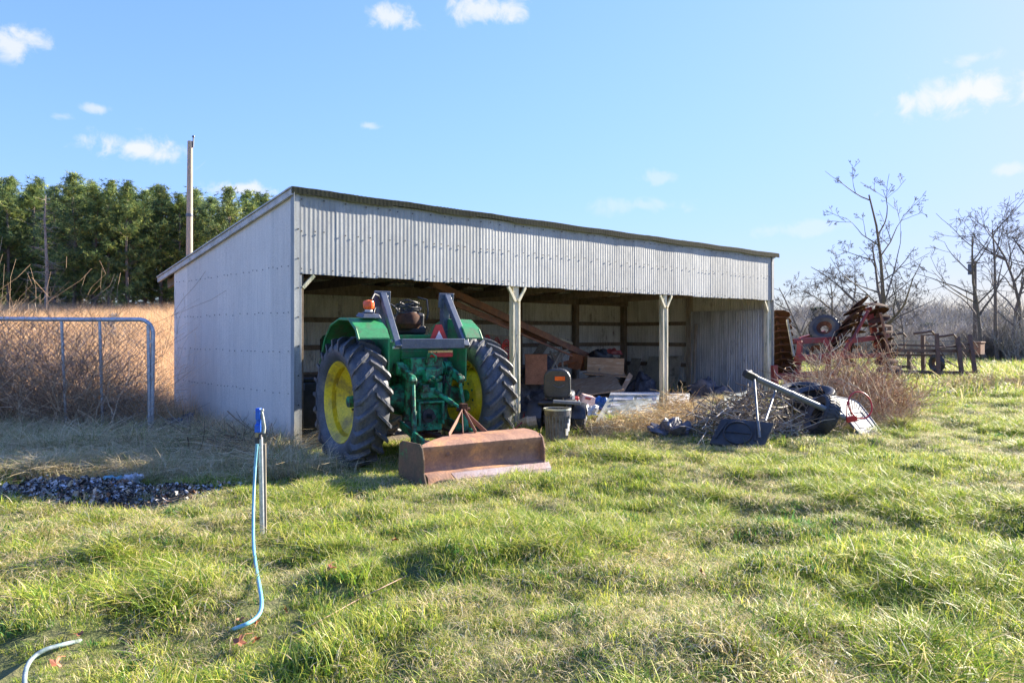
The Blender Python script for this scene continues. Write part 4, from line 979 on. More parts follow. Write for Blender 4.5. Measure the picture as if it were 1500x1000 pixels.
gang(Hh(1257,446,20.2), Hh(1216,522,20.0), 10, .33, ax=(rgt*.45-fwd*.25+Vector((0,0,-.75))), wob=.15)
gang(Hh(1284,446,21.0), Hh(1300,540,21.0), 10, .30, wob=.3)
gang(Hh(1262,452,21.4), Hh(1240,530,21.2), 8, .28, wob=.2)
def db(name, a, b, w, h, m='redpaint'):
    mb = MB(); mb.bar(Hh(*a), Hh(*b), w, h); return mb.build(name, M[m], dh, bevel=.01)
db('frame_beam', (1160,500,19.6), (1222,497,20.2), .16, .14); db('frame_beam', (1166,525,19.2), (1232,520,19.8), .16, .15)
db('frame_beam', (1172,497,20.8), (1208,487,21.0), .12, .12); db('frame_beam', (1132,552,19.2), (1225,546,19.8), .18, .16)
db('frame_beam', (1240,500,20.6), (1300,492,21.2), .12, .13); db('frame_beam', (1225,522,20), (1300,520,21), .14, .12)
db('frame_beam', (1150,560,20), (1290,556,21), .15, .15)
db('frame_upright', (1172,500,19.5), (1168,552,19.3), .12, .16); db('frame_upright', (1206,496,20), (1224,520,19.9), .14, .14)
db('frame_upright', (1214,520,19.8), (1212,552,19.5), .12, .12); db('frame_upright', (1132,535,19.0), (1134,565,19.0), .16, .2)
db('frame_upright', (1272,450,21.2), (1290,530,21.2), .14, .14, 'redpaint'); db('frame_upright', (1245,500,20.6), (1226,540,20.4), .1, .1)
db('fold_strut', (1272,455,20.4), (1238,518,20.2), .06, .07, 'redpaint'); db('fold_strut', (1290,458,20.6), (1302,516,20.6), .05, .06, 'rust')
db('fold_strut', (1153,468,19.2), (1163,522,18.8), .05, .06, 'ply'); db('fold_strut', (1256,536,19.0), (1274,556,18.8), .04, .05, 'ply'); db('fold_strut', (1264,534,19.2), (1286,556,19.0), .04, .05, 'ply')
# transport wheels
for (px, py, Z, r) in ((1208,482,20.4,.40),(1196,516,21.6,.38)):
    W = wheel_s(dh, Hh(px,py,Z), r, .26, r*.5, 24, 'transport_wheel', 'rubber2', 'darkrust'); W.rotation_euler = (-fwd*.75-rgt*.45+Vector((0,0,.45))).to_track_quat('X','Z').to_euler()
# ================================================================ CULTIVATOR
cu0 = cw((1370-750)/F*26.5, 26.5); cu0.z = gz(cu0.x, cu0.y)
cu = thing('folded_cultivator', 'long brown folded cultivator frame with upright wings right of the harrow', 'cultivator', cu0, 0)
def cb2(name, a, b, w, h, m='cultrust'):
    mb = MB(); mb.bar(D(*a)-cu0, D(*b)-cu0, w, h); return mb.build(name, M[m], cu, bevel=0)
for a, b in (((1352,490,27),(1353,560,27)),((1372,489,26),(1376,562,25.6)),((1402,493,26.5),(1410,556,26)),((1420,491,27),(1430,556,26.4)),((1304,478,25),(1303,535,25)),((1332,512,27.5),(1332,548,27.5))):
    cb2('wing_upright', a, b, .12, .12)
    for k in range(4):
        t = .15+.22*k; p = D(*a).lerp(D(*b), t)-cu0
        mb = MB(); mb.tube([p, p+Vector((.14,-.05,.03)), p+Vector((.20,-.12,-.10)), p+Vector((.12,-.2,-.2))], .015, 5); mb.build('spring_tine', M['cultrust'], cu)
for a, b, w in (((1302,513,25),(1428,514,27),.11),((1300,520,26),(1380,520,27),.07),((1308,505,26),(1420,508,27.5),.06),((1300,544,25.2),(1430,546,26.6),.11),((1330,561,25),(1420,556,26),.06),((1352,491,27),(1373,490,26),.04),((1376,510,26),(1422,503,27),.06),((1310,536,26),(1340,538,27),.10),((1345,515,27),(1400,535,26.4),.03),((1380,524,27),(1408,540,26.4),.03)):
    cb2('cross_bar', a, b, w, w)
for px in (1318,1338,1358,1392,1414): 
    a = D(px,545,25.8)-cu0; mb = MB(); mb.tube([a,a+Vector((.1,-.1,-.1)),a+Vector((.05,-.25,-.28)),a+Vector((-.1,-.3,-.36))],.018,5); mb.build('spring_tine', M['cultrust'], cu)
for px in (1325,1340,1362):
    mb = MB(); mb.prism([(0,0),(.22,.06),(.16,.16),(-.1,.12)],'y',.02); mb.build('share', M['ply'], cu, loc=D(px,560,25.2)-cu0, rot=(0,.6,R48))
for (px, py) in ((1310,490),(1352,487),(1384,492)):
    mb = MB(); p = D(px,py,26)-cu0; mb.tube([p-Vector((.25,-.2,.03)),p,p+Vector((.2,-.2,.05)),p+Vector((.3,-.26,-.06))],.04,5); mb.build('sweep', M['cultrust'], cu)
W = wheel_s(cu, D(1372,532,26.2)-cu0, .30, .2, .16, 16, 'gauge_wheel', 'rubber2', 'cultrust'); W.rotation_euler = (0,0,R(-30))
mb = MB(); W0 = D(1316,548,25.4)-cu0; W = wheel_s(cu, W0, .26, .2, .14, 16, 'gauge_wheel', 'rubber2', 'cultrust'); W.rotation_euler = (0,0,R(-60))
mb = MB(); mb.box((0,0,.25),(.5,.35,.45)); mb.box((0,0,.5),(.55,.4,.05)); o = mb.build('rusty_box', M['rust'], None, bevel=.01); o.location = D(1432,520,30); tag(o, 'small rust red box beyond the right end of the cultivator', 'box')

# ================================================================ GATE AND HYDRANT
gt0 = cw(-5.56, 11.9); gt0.z = gz(gt0.x, gt0.y)
gate = thing('tubular_gate', 'galvanized tube gate with wire mesh overgrown by dry vines, left of the shed', 'gate', gt0, 0)
def K(px, py, Z=11.9): return D(px, py, Z)-gt0
arc = [K(204+20*math.sin(a), 488-20*math.cos(a)) for a in [math.pi/2*q/8 for q in range(9)]]
mb = MB(); mb.tube([K(-260,462), K(0,467), K(120,468)]+arc+[K(223,560), K(222,650)], .033, 12); mb.build('frame_tube', M['steel'], gate, True)
for x0, x1 in ((90,98),(146,151),(-60,-60),(-180,-180)):
    mb = MB(); mb.cyl(K(x0,470), K(x1,650), .022, n=10); mb.build('upright_tube', M['steel'], gate, True)
mb = MB(); mb.cyl(K(217,476,11.85), K(219,648,11.85), .024, n=10); mb.build('upright_tube', M['steel'], gate, True)
mb = MB(); mb.cyl(K(-260,640), K(222,642), .022, n=10); mb.build('bottom_tube', M['steel'], gate, True)
for y in (498,545,608,641):
    mb = MB(); mb.cyl(K(220,y), K(220,y+4), .05, n=12); mb.build('collar', M['steel'], gate, True)
mb = MB()   # diamond chain link, each wire bent
top, bot = K(0,468).z, K(0,642).z; X0, X1 = K(-260,560), K(217,560); Lh = (Vector((X1.x,X1.y,0))-Vector((X0.x,X0.y,0))).length; dx = (X1-X0)/Lh
pitch = .085; nw = int(Lh/pitch); nz = int((top-bot)/pitch)
for i in range(nw):
    for sgn in (-1, 1):
        pts = []
        for k in range(nz+1):
            u = i*pitch+(pitch/2 if k % 2 else -pitch/2)*sgn+pitch/2
            pts.append((X0.x+dx.x*u, X0.y+dx.y*u+.004*sgn, bot+pitch*k))
        mb.tube(pts, .0046, 3, cap=False)
mesh_ = mb.build('wire_mesh', M['steelw'], gate); mesh_['kind'] = 'stuff'
# hydrant
hy0 = cw(-2.05, 6.24); hy0.z = gz(hy0.x, hy0.y)
hy = thing('yard_hydrant', 'blue headed yard hydrant on a galvanized pipe with a pale blue hose attached', 'hydrant', hy0, R(-42))
def zz(py): return EYE-(py-491)/F*6.24-hy0.z
mb = MB(); mb.cyl((.03,.01,-.1),(.015,0,zz(640)),.019,n=14); mb.build('riser_pipe', M['steel'], hy, True)
mb = MB(); mb.bar((.045,.02,-.05),(.038,.02,zz(650)),.014,.03); mb.build('support_stake', M['greywood'], hy, bevel=.002)
mb = MB(); mb.box((.0,0,zz(606)),(.040,.05,.095)); mb.box((-.004,-.005,zz(627)),(.042,.05,.07)); mb.box((0,0,zz(616)),(.032,.04,.06)); hd = mb.build('hydrant_head', M['blue'], hy, bevel=.008)
mb = MB(); mb.tube([(.02,0,zz(599)),(.034,0,zz(612)),(.048,0,zz(626)),(.044,0,zz(634))],[.012,.014,.012,.010],8); mb.cyl((-.035,0,zz(603)),(.04,0,zz(600)),.010,n=8); mb.build('lift_handle', M['whited'], hy, True)
mb = MB(); mb.cyl((-.004,-.01,zz(632)),(-.006,-.012,zz(640)),.017,n=12); mb.build('brass_coupling', flat('dull_brass', (.35,.27,.12), .4), hy, True)
mb = MB(); mb.cyl((-.006,-.012,zz(640)),(-.008,-.014,zz(652)),.021,n=12); mb.cyl((.02,-.01,zz(635)),(.022,-.03,zz(641)),.012,n=8); mb.build('hose_collar', M['black'], hy, True)
hpts = [D(376.5,650,6.2), D(374,680,6.18), D(371.5,730,6.05), D(371,770,5.9), gp(371.5,800,.08), gp(375,830,.07), gp(380,858,.07), gp(383,880,.07), gp(381,896,.07), gp(372,907,.07), gp(360,914,.07), gp(347,919,.04), gp(335,923,-.02)]
def smooth_path(p, m_=6):
    out = []
    for i in range(len(p)-1):
        a, b, c_, d = p[max(i-1,0)], p[i], p[i+1], p[min(i+2,len(p)-1)]
        for k in range(m_):
            t = k/m_; out.append(.5*((2*b)+(-a+c_)*t+(2*a-5*b+4*c_-d)*t*t+(-a+3*b-3*c_+d)*t**3))
    return out+[p[-1]]
mb = MB(); mb.tube(smooth_path(hpts), .0118, 12); solo('garden_hose', mb, 'hose', 'pale blue garden hose hanging from the hydrant down into the grass', 'hose', smooth=True, bevel=0)
hp2 = [gp(118,938,0), gp(90,944,.05), gp(64,952,.06), gp(47,964,.06), gp(38,980,.06), gp(36,1005,.06), gp(44,1040,.05)]
mb = MB(); mb.tube(smooth_path(hp2), .0115, 10); solo('hose_end', mb, 'hosegrey', 'grey striped hose curving out of the grass at the bottom left corner', 'hose', smooth=True, bevel=0)
mb = MB(); cp = [gp(425,930,.05), gp(475,905,.06), gp(520,880,.05), gp(560,860,.06), gp(605,838,.05), gp(650,815,.06), gp(700,797,.03)]
mb.tube(smooth_path(cp), .0035, 5); solo('cord', mb, 'rope', 'thin faded cord lying across the grass right of the hydrant', 'cord', bevel=0)
# ================================================================ POLES
up0 = cw((277.5-750)/F*31, 31); up0.z = gz(up0.x, up0.y)
up = thing('utility_pole', 'tall bare wooden utility pole rising behind the low side of the shed', 'pole', up0, 0)
zt = EYE+(491-207)/F*31-up0.z
mb = MB(); mb.tube([(0,0,-.5),(0,0,zt*.5),(.02,-.02,zt)],[.15,.125,.10],14); mb.build('pole_shaft', M['polewood'], up, True)
mb = MB(); mb.cyl((.15*SN,-.15*CS,zt-.25),(.16*SN,-.16*CS,zt+.16),.03,n=8); mb.lathe([(0,.03),(.03,.06),(.08,.05),(.1,.0)],(.16*SN,-.16*CS,zt+.14),(0,0,1),10); mb.build('insulator_pin', M['rops'], up, True)
mb = MB(); mb.lathe([(0,.13),(.06,.135),(.12,.13)],(0,0,zt*.63),(0,0,1),14); mb.build('metal_band', M['rops'], up, True)
rp0 = cw((1428-750)/F*48, 48); rp0.z = gz(rp0.x, rp0.y)
rp = thing('distant_pole', 'thin dark utility pole with a transformer among the bare trees at right', 'pole', rp0, 0)
zt = EYE+(491-382)/F*48-rp0.z
mb = MB(); mb.tube([(0,0,-.5),(0,0,zt)],[.13,.10],10); mb.build('pole_shaft', M['bark'], rp, True)
mb = MB(); mb.cyl((-.25*SN,.25*CS,zt-.85),(-.25*SN,.25*CS,zt-.2),.17,n=12); mb.build('transformer', M['rops'], rp, True)
mb = MB(); mb.bar((-.5*SN,.5*CS,zt-.12),(.3*SN,-.3*CS,zt-.12),.08,.08); mb.build('crossarm', M['bark'], rp)
# distant pipe fences
def fence(lab, a, b, n, h, rails, m):
    f0 = cw(*a); f0.z = gz(f0.x,f0.y); f = thing('pasture_fence', lab, 'fence', f0, 0)
    A, B_ = cw(*a), cw(*b); A.z = gz(A.x,A.y); B_.z = gz(B_.x,B_.y)
    for i in range(n+1):
        p = A.lerp(B_, i/n)-f0; mb = MB(); mb.cyl(p-Vector((0,0,.2)), p+Vector((0,0,h)), .05, n=6); mb.build('fence_post', M[m], f)
    for r_ in rails:
        mb = MB(); mb.cyl(A-f0+Vector((0,0,r_)), B_-f0+Vector((0,0,r_)), .035, n=6); mb.build('fence_rail', M[m], f)
fence('pale rail fence crossing the far pasture behind the cultivator', (19.5,44), (30,46), 8, 1.5, (1.45,.95,.5), 'greywood')
fence('white rail fence in front of the dark thicket at the right edge', (29,43), (42,40), 6, 1.75, (1.7,1.1), 'white')
# ================================================================ VEGETATION
rng = random.Random(11)
GREEN = [(.20,.35,.035),(.30,.44,.045),(.44,.54,.07),(.10,.21,.035),(.52,.56,.10)]
STRAW = [(.66,.58,.32),(.76,.70,.44),(.54,.46,.22),(.82,.78,.56),(.56,.55,.20)]
DRY = [(.64,.47,.24),(.76,.58,.32),(.50,.35,.18),(.84,.68,.43)]
DULL = [(.38,.42,.16),(.54,.51,.28),(.68,.62,.40),(.22,.28,.10)]
BROWN = [(.27,.21,.14),(.40,.32,.21),(.18,.14,.10)]
def blades(seed, n, rad, h0, h1, lean0, lean1, w, pal, weights=None, lie=0.0, mat_='veg', az=None):
    r = random.Random(seed); vs = []; fs = []; cs = []
    for _ in range(n):
        a = r.uniform(0, 2*math.pi); q = rad*math.sqrt(r.random()); bx, by = q*math.cos(a), q*math.sin(a)
        d = r.uniform(0, 2*math.pi) if az is None else az+r.gauss(0,.7)
        h = r.uniform(h0, h1); ln = r.uniform(lean0, lean1); ww = w*r.uniform(.6,1.3)
        c = Vector(r.choices(pal, weights)[0])*r.uniform(.75,1.2)
        twx, twy = -math.sin(d), math.cos(d)
        tw = r.uniform(-.9,.9); o = len(vs); K = 4; zlie = r.uniform(.01,.06) if r.random() < lie else None
        for k in range(K+1):
            t = k/K
            if zlie is not None: x = h*t; z = zlie*math.sin(math.pi*min(1,t*1.1))+.01
            else: x = h*ln*t**1.8; z = h*(t-.38*ln*t*t)
            z = max(z, -.01)
            px, py = bx+math.cos(d)*x, by+math.sin(d)*x
            hw = ww*(1-t*.92)*.5*(1 if k else .7)
            ca, sa = math.cos(tw*t), math.sin(tw*t)
            ox, oy, oz = twx*ca*hw, twy*ca*hw, sa*hw
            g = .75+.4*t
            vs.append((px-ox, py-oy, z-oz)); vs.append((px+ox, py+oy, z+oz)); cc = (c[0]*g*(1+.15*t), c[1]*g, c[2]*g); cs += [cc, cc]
        for k in range(K): fs.append((o+2*k, o+2*k+1, o+2*k+3, o+2*k+2))
    mb = MB(); mb.v = vs; mb.f = fs; mb.c = cs
    me = bpy.data.meshes.new('grass_clump'); me.from_pydata(vs, [], fs); me.materials.append(M[mat_])
    ca = me.color_attributes.new('Col', 'FLOAT_COLOR', 'POINT'); ca.data.foreach_set('color', np.array([(*c, 1) for c in cs], dtype=np.float32).ravel())
    me.polygons.foreach_set('use_smooth', [True]*len(me.polygons)); return me
def weeds(seed, n, h, spread, col, r0=.003, curl=.3, mat_='twig', forks=3, sides=3):
    """dry branching stems"""
    r = random.Random(seed); mb = MB()
    for _ in range(n):
        p = Vector((r.uniform(-spread,spread), r.uniform(-spread,spread), -.03)); d = Vector((r.gauss(0,.35), r.gauss(0,.35), 1)).normalized()
        L = h*r.uniform(.5,1.1); mb.cc = tuple(Vector(r.choice(col))*r.uniform(.7,1.2))
        pts = [p]; 
        for k in range(6):
            d = (d+Vector((r.gauss(0,curl),r.gauss(0,curl),r.gauss(0,curl)*.4-.02))).normalized(); p = p+d*L/6; pts.append(p)
        mb.tube(pts, [r0*(1-.13*i) for i in range(7)], sides, cap=False)
        for f in range(forks):
            k = r.randint(2,5); q = pts[k]; dd = (d+Vector((r.gauss(0,.9),r.gauss(0,.9),r.gauss(0,.5)))).normalized(); pp = [q]
            for j in range(3): dd = (dd+Vector((r.gauss(0,curl),r.gauss(0,curl),.1))).normalized(); q = q+dd*L*.11; pp.append(q)
            mb.tube(pp, r0*.55, sides, cap=False)
    me = bpy.data.meshes.new('weed_clump'); me.from_pydata(mb.v, [], mb.f); me.materials.append(M[mat_])
    ca = me.color_attributes.new('Col', 'FLOAT_COLOR', 'POINT'); ca.data.foreach_set('color', np.array([(*c, 1) for c in mb.c], dtype=np.float32).ravel())
    return me
src = bpy.data.collections.new('plant_sources')
protos = []
def P_(me):
    o = bpy.data.objects.new('src_%02d' % len(protos), me); src.objects.link(o); protos.append(o); return len(protos)-1
W1 = [4,4,4,2,3]
mixp = GREEN+STRAW
def wts(g, s): return [g]*5+[s]*5
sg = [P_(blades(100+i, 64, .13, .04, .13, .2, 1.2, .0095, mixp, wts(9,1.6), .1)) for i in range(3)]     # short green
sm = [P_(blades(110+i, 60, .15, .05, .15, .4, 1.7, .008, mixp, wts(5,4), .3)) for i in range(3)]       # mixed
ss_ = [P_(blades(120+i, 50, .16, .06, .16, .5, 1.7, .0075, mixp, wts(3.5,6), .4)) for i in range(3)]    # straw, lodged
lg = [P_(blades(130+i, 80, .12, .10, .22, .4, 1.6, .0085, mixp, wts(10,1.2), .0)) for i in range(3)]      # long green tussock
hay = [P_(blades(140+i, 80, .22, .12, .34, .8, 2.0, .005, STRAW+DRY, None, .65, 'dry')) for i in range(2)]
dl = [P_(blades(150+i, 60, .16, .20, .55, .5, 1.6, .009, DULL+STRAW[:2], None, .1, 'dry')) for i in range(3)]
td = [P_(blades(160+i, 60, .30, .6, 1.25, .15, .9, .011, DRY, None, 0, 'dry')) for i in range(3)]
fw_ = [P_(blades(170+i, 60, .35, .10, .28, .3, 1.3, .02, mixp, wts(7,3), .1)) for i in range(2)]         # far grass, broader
br = [P_(weeds(180+i, 12, 1.0, .22, BROWN+[(.45,.33,.2)], .0035, .28)) for i in range(3)]
brd = [P_(weeds(190+i, 22, .45, .25, [(.30,.20,.13),(.45,.34,.24),(.16,.11,.08)], .003, .4)) for i in range(2)]
vin = [P_(weeds(220+i, 9, 1.9, .3, [(.58,.42,.27),(.42,.29,.18),(.72,.56,.38),(.28,.18,.11)], .0034, .30, forks=6)) for i in range(3)]
clv = P_(blades(199, 40, .14, .04,.09,.2,1.0,.02,[(.07,.19,.04),(.10,.24,.06)]))
def scatter(name, pts, label=None):
    me = bpy.data.meshes.new(name); me.from_pydata([p[0] for p in pts], [], [])
    def at(nm, ty, data):
        a = me.attributes.new(nm, ty, 'POINT')
        a.data.foreach_set('vector' if ty == 'FLOAT_VECTOR' else 'value', np.array(data).ravel())
    at('rot', 'FLOAT_VECTOR', np.array([p[1] for p in pts], dtype=np.float32)); at('scl', 'FLOAT', np.array([p[2] for p in pts], dtype=np.float32)); at('idx', 'INT', np.array([p[3] for p in pts], dtype=np.int32))
    o = bpy.data.objects.new(name, me); coll.objects.link(o); tag(o, label, kind='stuff')
    ng = bpy.data.node_groups.new(name, 'GeometryNodeTree'); ng.interface.new_socket('Geometry', in_out='INPUT', socket_type='NodeSocketGeometry'); ng.interface.new_socket('Geometry', in_out='OUTPUT', socket_type='NodeSocketGeometry')
    n, l = ng.nodes, ng.links; gi = n.new('NodeGroupInput'); go = n.new('NodeGroupOutput'); ip = n.new('GeometryNodeInstanceOnPoints')
    ci = n.new('GeometryNodeCollectionInfo'); ci.inputs['Collection'].default_value = src; ci.inputs['Separate Children'].default_value = True; ci.inputs['Reset Children'].default_value = True
    def na(nm, ty):
        a = n.new('GeometryNodeInputNamedAttribute'); a.data_type = ty; a.inputs['Name'].default_value = nm; return a.outputs['Attribute']
    e = n.new('FunctionNodeEulerToRotation'); l.new(na('rot','FLOAT_VECTOR'), e.inputs[0])
    l.new(gi.outputs[0], ip.inputs['Points']); l.new(ci.outputs[0], ip.inputs['Instance']); ip.inputs['Pick Instance'].default_value = True
    l.new(na('idx','INT'), ip.inputs['Instance Index']); l.new(e.outputs[0], ip.inputs['Rotation']); l.new(na('scl','FLOAT'), ip.inputs['Scale'])
    l.new(ip.outputs[0], go.inputs[0]); md = o.modifiers.new('scatter', 'NODES'); md.node_group = ng; return o
def nz2(x, y, s, o=0): return noise.noise(Vector((x*s, y*s, o)))
TA = R(-8); tx, ty = TP.x, TP.y
def in_tractor(x, y):
    dx, dy = x-tx, y-ty; lx = dx*math.cos(-TA)-dy*math.sin(-TA); ly = dx*math.sin(-TA)+dy*math.cos(-TA)
    if abs(abs(lx)-.9) < .24 and -.30 < ly < .3: return True
    if XL-.02 < lx < XR+.02 and -1.80 < ly < -1.1: return True
    return False
def blocked(x, y):
    if -.08 < x < SW+.08 and y > .25 and y < SD+.08: return True
    if -.08 < x < .1 and -.1 < y < SD: return True
    return in_tractor(x, y)
grass, dry, weedp = [], [], []
def tilt(): return (rng.uniform(-.15,.15), rng.uniform(-.15,.15), rng.uniform(0, 6.283))
def add(lst, x, y, s, idx, up=0, rot=None): lst.append(((x, y, gz(x, y)+up), rot or tilt(), s, idx))
def heapf(x, y): return math.exp(-((x-8.3)/3.0)**4-((y+.45)/.8)**2)
# lawn, in rings of distance from the viewer's side
ex, ey = co.location.x, co.location.y
def ring(z0, z1, dens, wmax=.86, smul=1):
    cells = int((z1-z0)*(z0+z1)*wmax*dens)
    for _ in range(cells):
        Z = math.sqrt(rng.uniform(z0*z0, z1*z1)); X = rng.uniform(-wmax, wmax)*Z
        p = cw(X, Z); x, y = p.x, p.y
        if blocked(x, y): continue
        if X < -3.5 and Z > 12.6: continue
        burnt = ((X+4.75)/1.75)**2+((Z-8.05)/.68)**2
        if burnt < 1 and rng.random() > .12: continue
        shade = sst(8.7, 9.6, Z-max(0, -X-3)*-.28)*sst(1.6, 2.6, -X) if X < 0 else 0   # rough unmown strip by the gate and gable
        if shade > rng.random() and y < 40 and (x < -.1):
            add(grass, x, y, rng.uniform(.6,1.25)*(1 if Z > 10 else .7), rng.choice(dl)); continue
        h = heapf(x, y)
        strawn = nz2(x, y, .45, 5)+.6*nz2(x, y, 1.7, 8)
        tuft = nz2(x, y, .8, 31)+.5*nz2(x, y, 2.3, 12)
        right = sst(2.0, 4.5, X+.12*(Z-6))
        edge = sst(.5, .1, abs(y+1.4))*(1 if 3 < x < 12 else 0)
        if h > rng.random()*1.2: add(grass, x, y, rng.uniform(.6,1.0), rng.choice(hay)); continue
        if edge*.6 > rng.random(): add(grass, x, y, rng.uniform(.4,.7), rng.choice(hay)); continue
        v = strawn+rng.gauss(0,.22)
        if tuft > .26 and rng.random() < .45+.35*right: k = rng.choice(lg); s = rng.uniform(.6,1.15)
        elif v > .15: k = rng.choice(ss_); s = rng.uniform(.7,1.15)
        elif v > -.16: k = rng.choice(sm); s = rng.uniform(.7,1.15)
        else: k = rng.choice(sg); s = rng.uniform(.7,1.2)
        s *= .62+.42*sst(-.35, .35, tuft)
        if rng.random() < .05: k = clv
        add(grass, x, y, s*smul, k)
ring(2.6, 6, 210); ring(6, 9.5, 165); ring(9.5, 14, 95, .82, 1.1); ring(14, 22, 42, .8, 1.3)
for _ in range(9000):   # far lawn on the right
    Z = math.sqrt(rng.uniform(20*20, 60*60)); X = rng.uniform(.2, .85)*Z; p = cw(X, Z)
    if rng.random() < 9/(Z-8): pass
    r_ = nz2(p.x, p.y, .12, 40); k = rng.choice(fw_)
    add(grass, p.x, p.y, rng.uniform(.8,1.6)*(1+Z/60), k)
# bushy edge tussocks seen on the right and near
for (px, py, n, s) in ((1225,705,26,1.1),(1270,720,12,.9),(1380,760,16,.9),(1010,770,10,.8),(1330,855,24,1.0),(1400,880,26,1.1),(1460,900,20,1.0),(1120,700,10,.8),(930,720,10,.8),(260,850,16,.95),(395,800,12,1.0),(380,830,12,.9),(640,850,10,.9),(300,870,14,.9),(1180,770,14,.7),(1290,745,14,.8)):
    c = G(px, py)
    for _ in range(n):
        x, y = c.x+rng.gauss(0,.28), c.y+rng.gauss(0,.28); add(grass, x, y, s*rng.uniform(.7,1.15), rng.choice(lg))
for _ in range(60):
    c = G(1140, 770); add(grass, c.x+rng.gauss(0,.25), c.y+rng.gauss(0,.2), rng.uniform(.7,1.2), clv)
hose_xy = [(p.x, p.y) for p in hpts[4:]]+[(p.x, p.y) for p in hp2]
def keep(e):
    x, y = e[0][0], e[0][1]
    d = min((x-a)**2+(y-b)**2 for a, b in hose_xy)
    return d > .03 or e[2] < .62
hm = [(a, b) for a, b in hose_xy]
grass = [((e[0][0], e[0][1], e[0][2]), e[1], e[2]*(.55 if min((e[0][0]-a)**2+(e[0][1]-b)**2 for a, b in hm) < .10 else 1), (sg[0] if e[3] in lg and min((e[0][0]-a)**2+(e[0][1]-b)**2 for a, b in hm) < .2 else e[3])) for e in grass]
scatter('lawn_grass', grass, 'rough green and straw coloured grass')
# meadow beyond the gate: tall dry grass
for _ in range(15000):
    Z = math.sqrt(rng.uniform(12.2**2, 50**2)); X = -rng.uniform(.12, .9)*Z
    if Z > 25 and rng.random() < .3: continue
    p = cw(X, Z)
    if p.x > -.25 and p.y < 5.2: continue
    if X > -.2*Z and p.x > -.3: continue
    if Z < 14.4:
        if rng.random() < .5: add(dry, p.x, p.y, rng.uniform(.5,1.0), rng.choice(dl))
        continue
    add(dry, p.x, p.y, rng.uniform(.5,.95), rng.choice(td) if rng.random() < .95 else rng.choice(br))
scatter('meadow_grass', dry, 'tall dry golden meadow grass')
# brambles: vines on the gate, along the gable foot, in front of the harrow, straw along the shed
for _ in range(135):
    X = rng.uniform(-10.5, -5.8); p = cw(X, 12.15+rng.gauss(0,.28)); add(weedp, p.x, p.y, rng.uniform(.9,1.5)*(1 if X < -6.3 else .6), rng.choice(vin))
for _ in range(120):
    t = rng.uniform(-.3, SD+.6); x = -.30-abs(rng.gauss(0,.40)); add(weedp, x, t, rng.uniform(.25,.6), rng.choice(br+brd+brd))
for _ in range(160):
    X = rng.uniform(-9, -3.3); Z = rng.uniform(10.2, 11.8); p = cw(X, Z)
    if p.x > -.2: continue
    add(weedp, p.x, p.y, rng.uniform(.5,.9), rng.choice(brd))
RB = [(.32,.22,.13),(.46,.32,.20),(.68,.56,.38),(.22,.14,.08),(.56,.44,.28),(.38,.19,.11)]
rbi = [P_(weeds(210+i, 11, 1.0, .35, RB, .0055, .3, forks=5)) for i in range(3)]
for _ in range(95):
    px = rng.choice((1195,1225,1250,1285,1305))+rng.gauss(0, 14); Z = rng.uniform(14.5, 18); p = cw((px-750)/F*Z, Z)
    if p.x < SW+.3 and p.y > -.8: continue
    add(weedp, p.x, p.y, rng.uniform(.7,1.6)*(1.15-abs(px-1250)/170), rng.choice(rbi))
for _ in range(150):   # dry grass and weeds up to the foot of the gable
    t = rng.uniform(-.4, SD+.8); x = -.12-abs(rng.gauss(0,.55)); add(weedp, x, t, rng.uniform(.5,1.1), rng.choice(dl+hay+hay)); 
    if rng.random() < .25: add(weedp, x, t, rng.uniform(.35,.6), rng.choice(td))
for _ in range(160):
    X = rng.uniform(-10, -5.3); p = cw(X, rng.uniform(12.3, 13.4)); add(weedp, p.x, p.y, rng.uniform(.5,.85), rng.choice(td))
for _ in range(26):
    c = G(rng.uniform(385, 450), rng.uniform(672, 700)); add(weedp, c.x, c.y, rng.uniform(.4,.8), rng.choice(brd)); add(weedp, c.x+.1, c.y, rng.uniform(.6,1.2), rng.choice(dl))
for _ in range(90):
    px = rng.uniform(1245, 1330); Z = rng.uniform(13, 15); p = cw((px-750)/F*Z, Z); add(weedp, p.x, p.y, rng.uniform(.3,.6), rng.choice(rbi+brd))
for _ in range(150):
    px = rng.uniform(1380, 1520); Z = rng.uniform(21, 24); p = cw((px-750)/F*Z, Z); add(weedp, p.x, p.y, rng.uniform(.35,.7), rng.choice(rbi))
scatter('dry_brambles', weedp, 'dry red brown bramble stems')
# brush pile: grey sticks heaped behind the hoop, straw heap
def brush(name, c, rx, ry, h, n, cols, r0, r1, L, label, ang=R48, flat_=.35):
    mb = MB()
    for _ in range(n):
        a = rng.uniform(0, 6.283); q = math.sqrt(rng.random()); x, y = rx*q*math.cos(a), ry*q*math.sin(a)
        z = h*(1-q*q)*rng.random()+.02
        d = Vector((rng.gauss(0,1), rng.gauss(0,1), rng.gauss(0,flat_))).normalized(); l_ = L*rng.uniform(.4,1.2); mb.cc = tuple(Vector(rng.choice(cols))*rng.uniform(.7,1.2))
        p = Vector((x*math.cos(ang)-y*math.sin(ang), x*math.sin(ang)+y*math.cos(ang), z)); pts = [p-d*l_/2]
        for k in range(5):
            d = (d+Vector((rng.gauss(0,.22),rng.gauss(0,.22),rng.gauss(0,.2)))).normalized(); q_ = pts[-1]+d*l_/5; pts.append(Vector((q_.x, q_.y, max(.01, q_.z))))
        rr = rng.uniform(r0, r1); mb.tube(pts, [rr*(1-.12*i) for i in range(6)], 4, cap=False)
    o = mb.build(name, M['twig'], None); o.location = (c.x, c.y, gz(c.x, c.y)); return tag(o, label, kind='stuff')
GREYS = [(.28,.24,.18),(.20,.165,.125),(.38,.33,.26),(.13,.105,.08)]
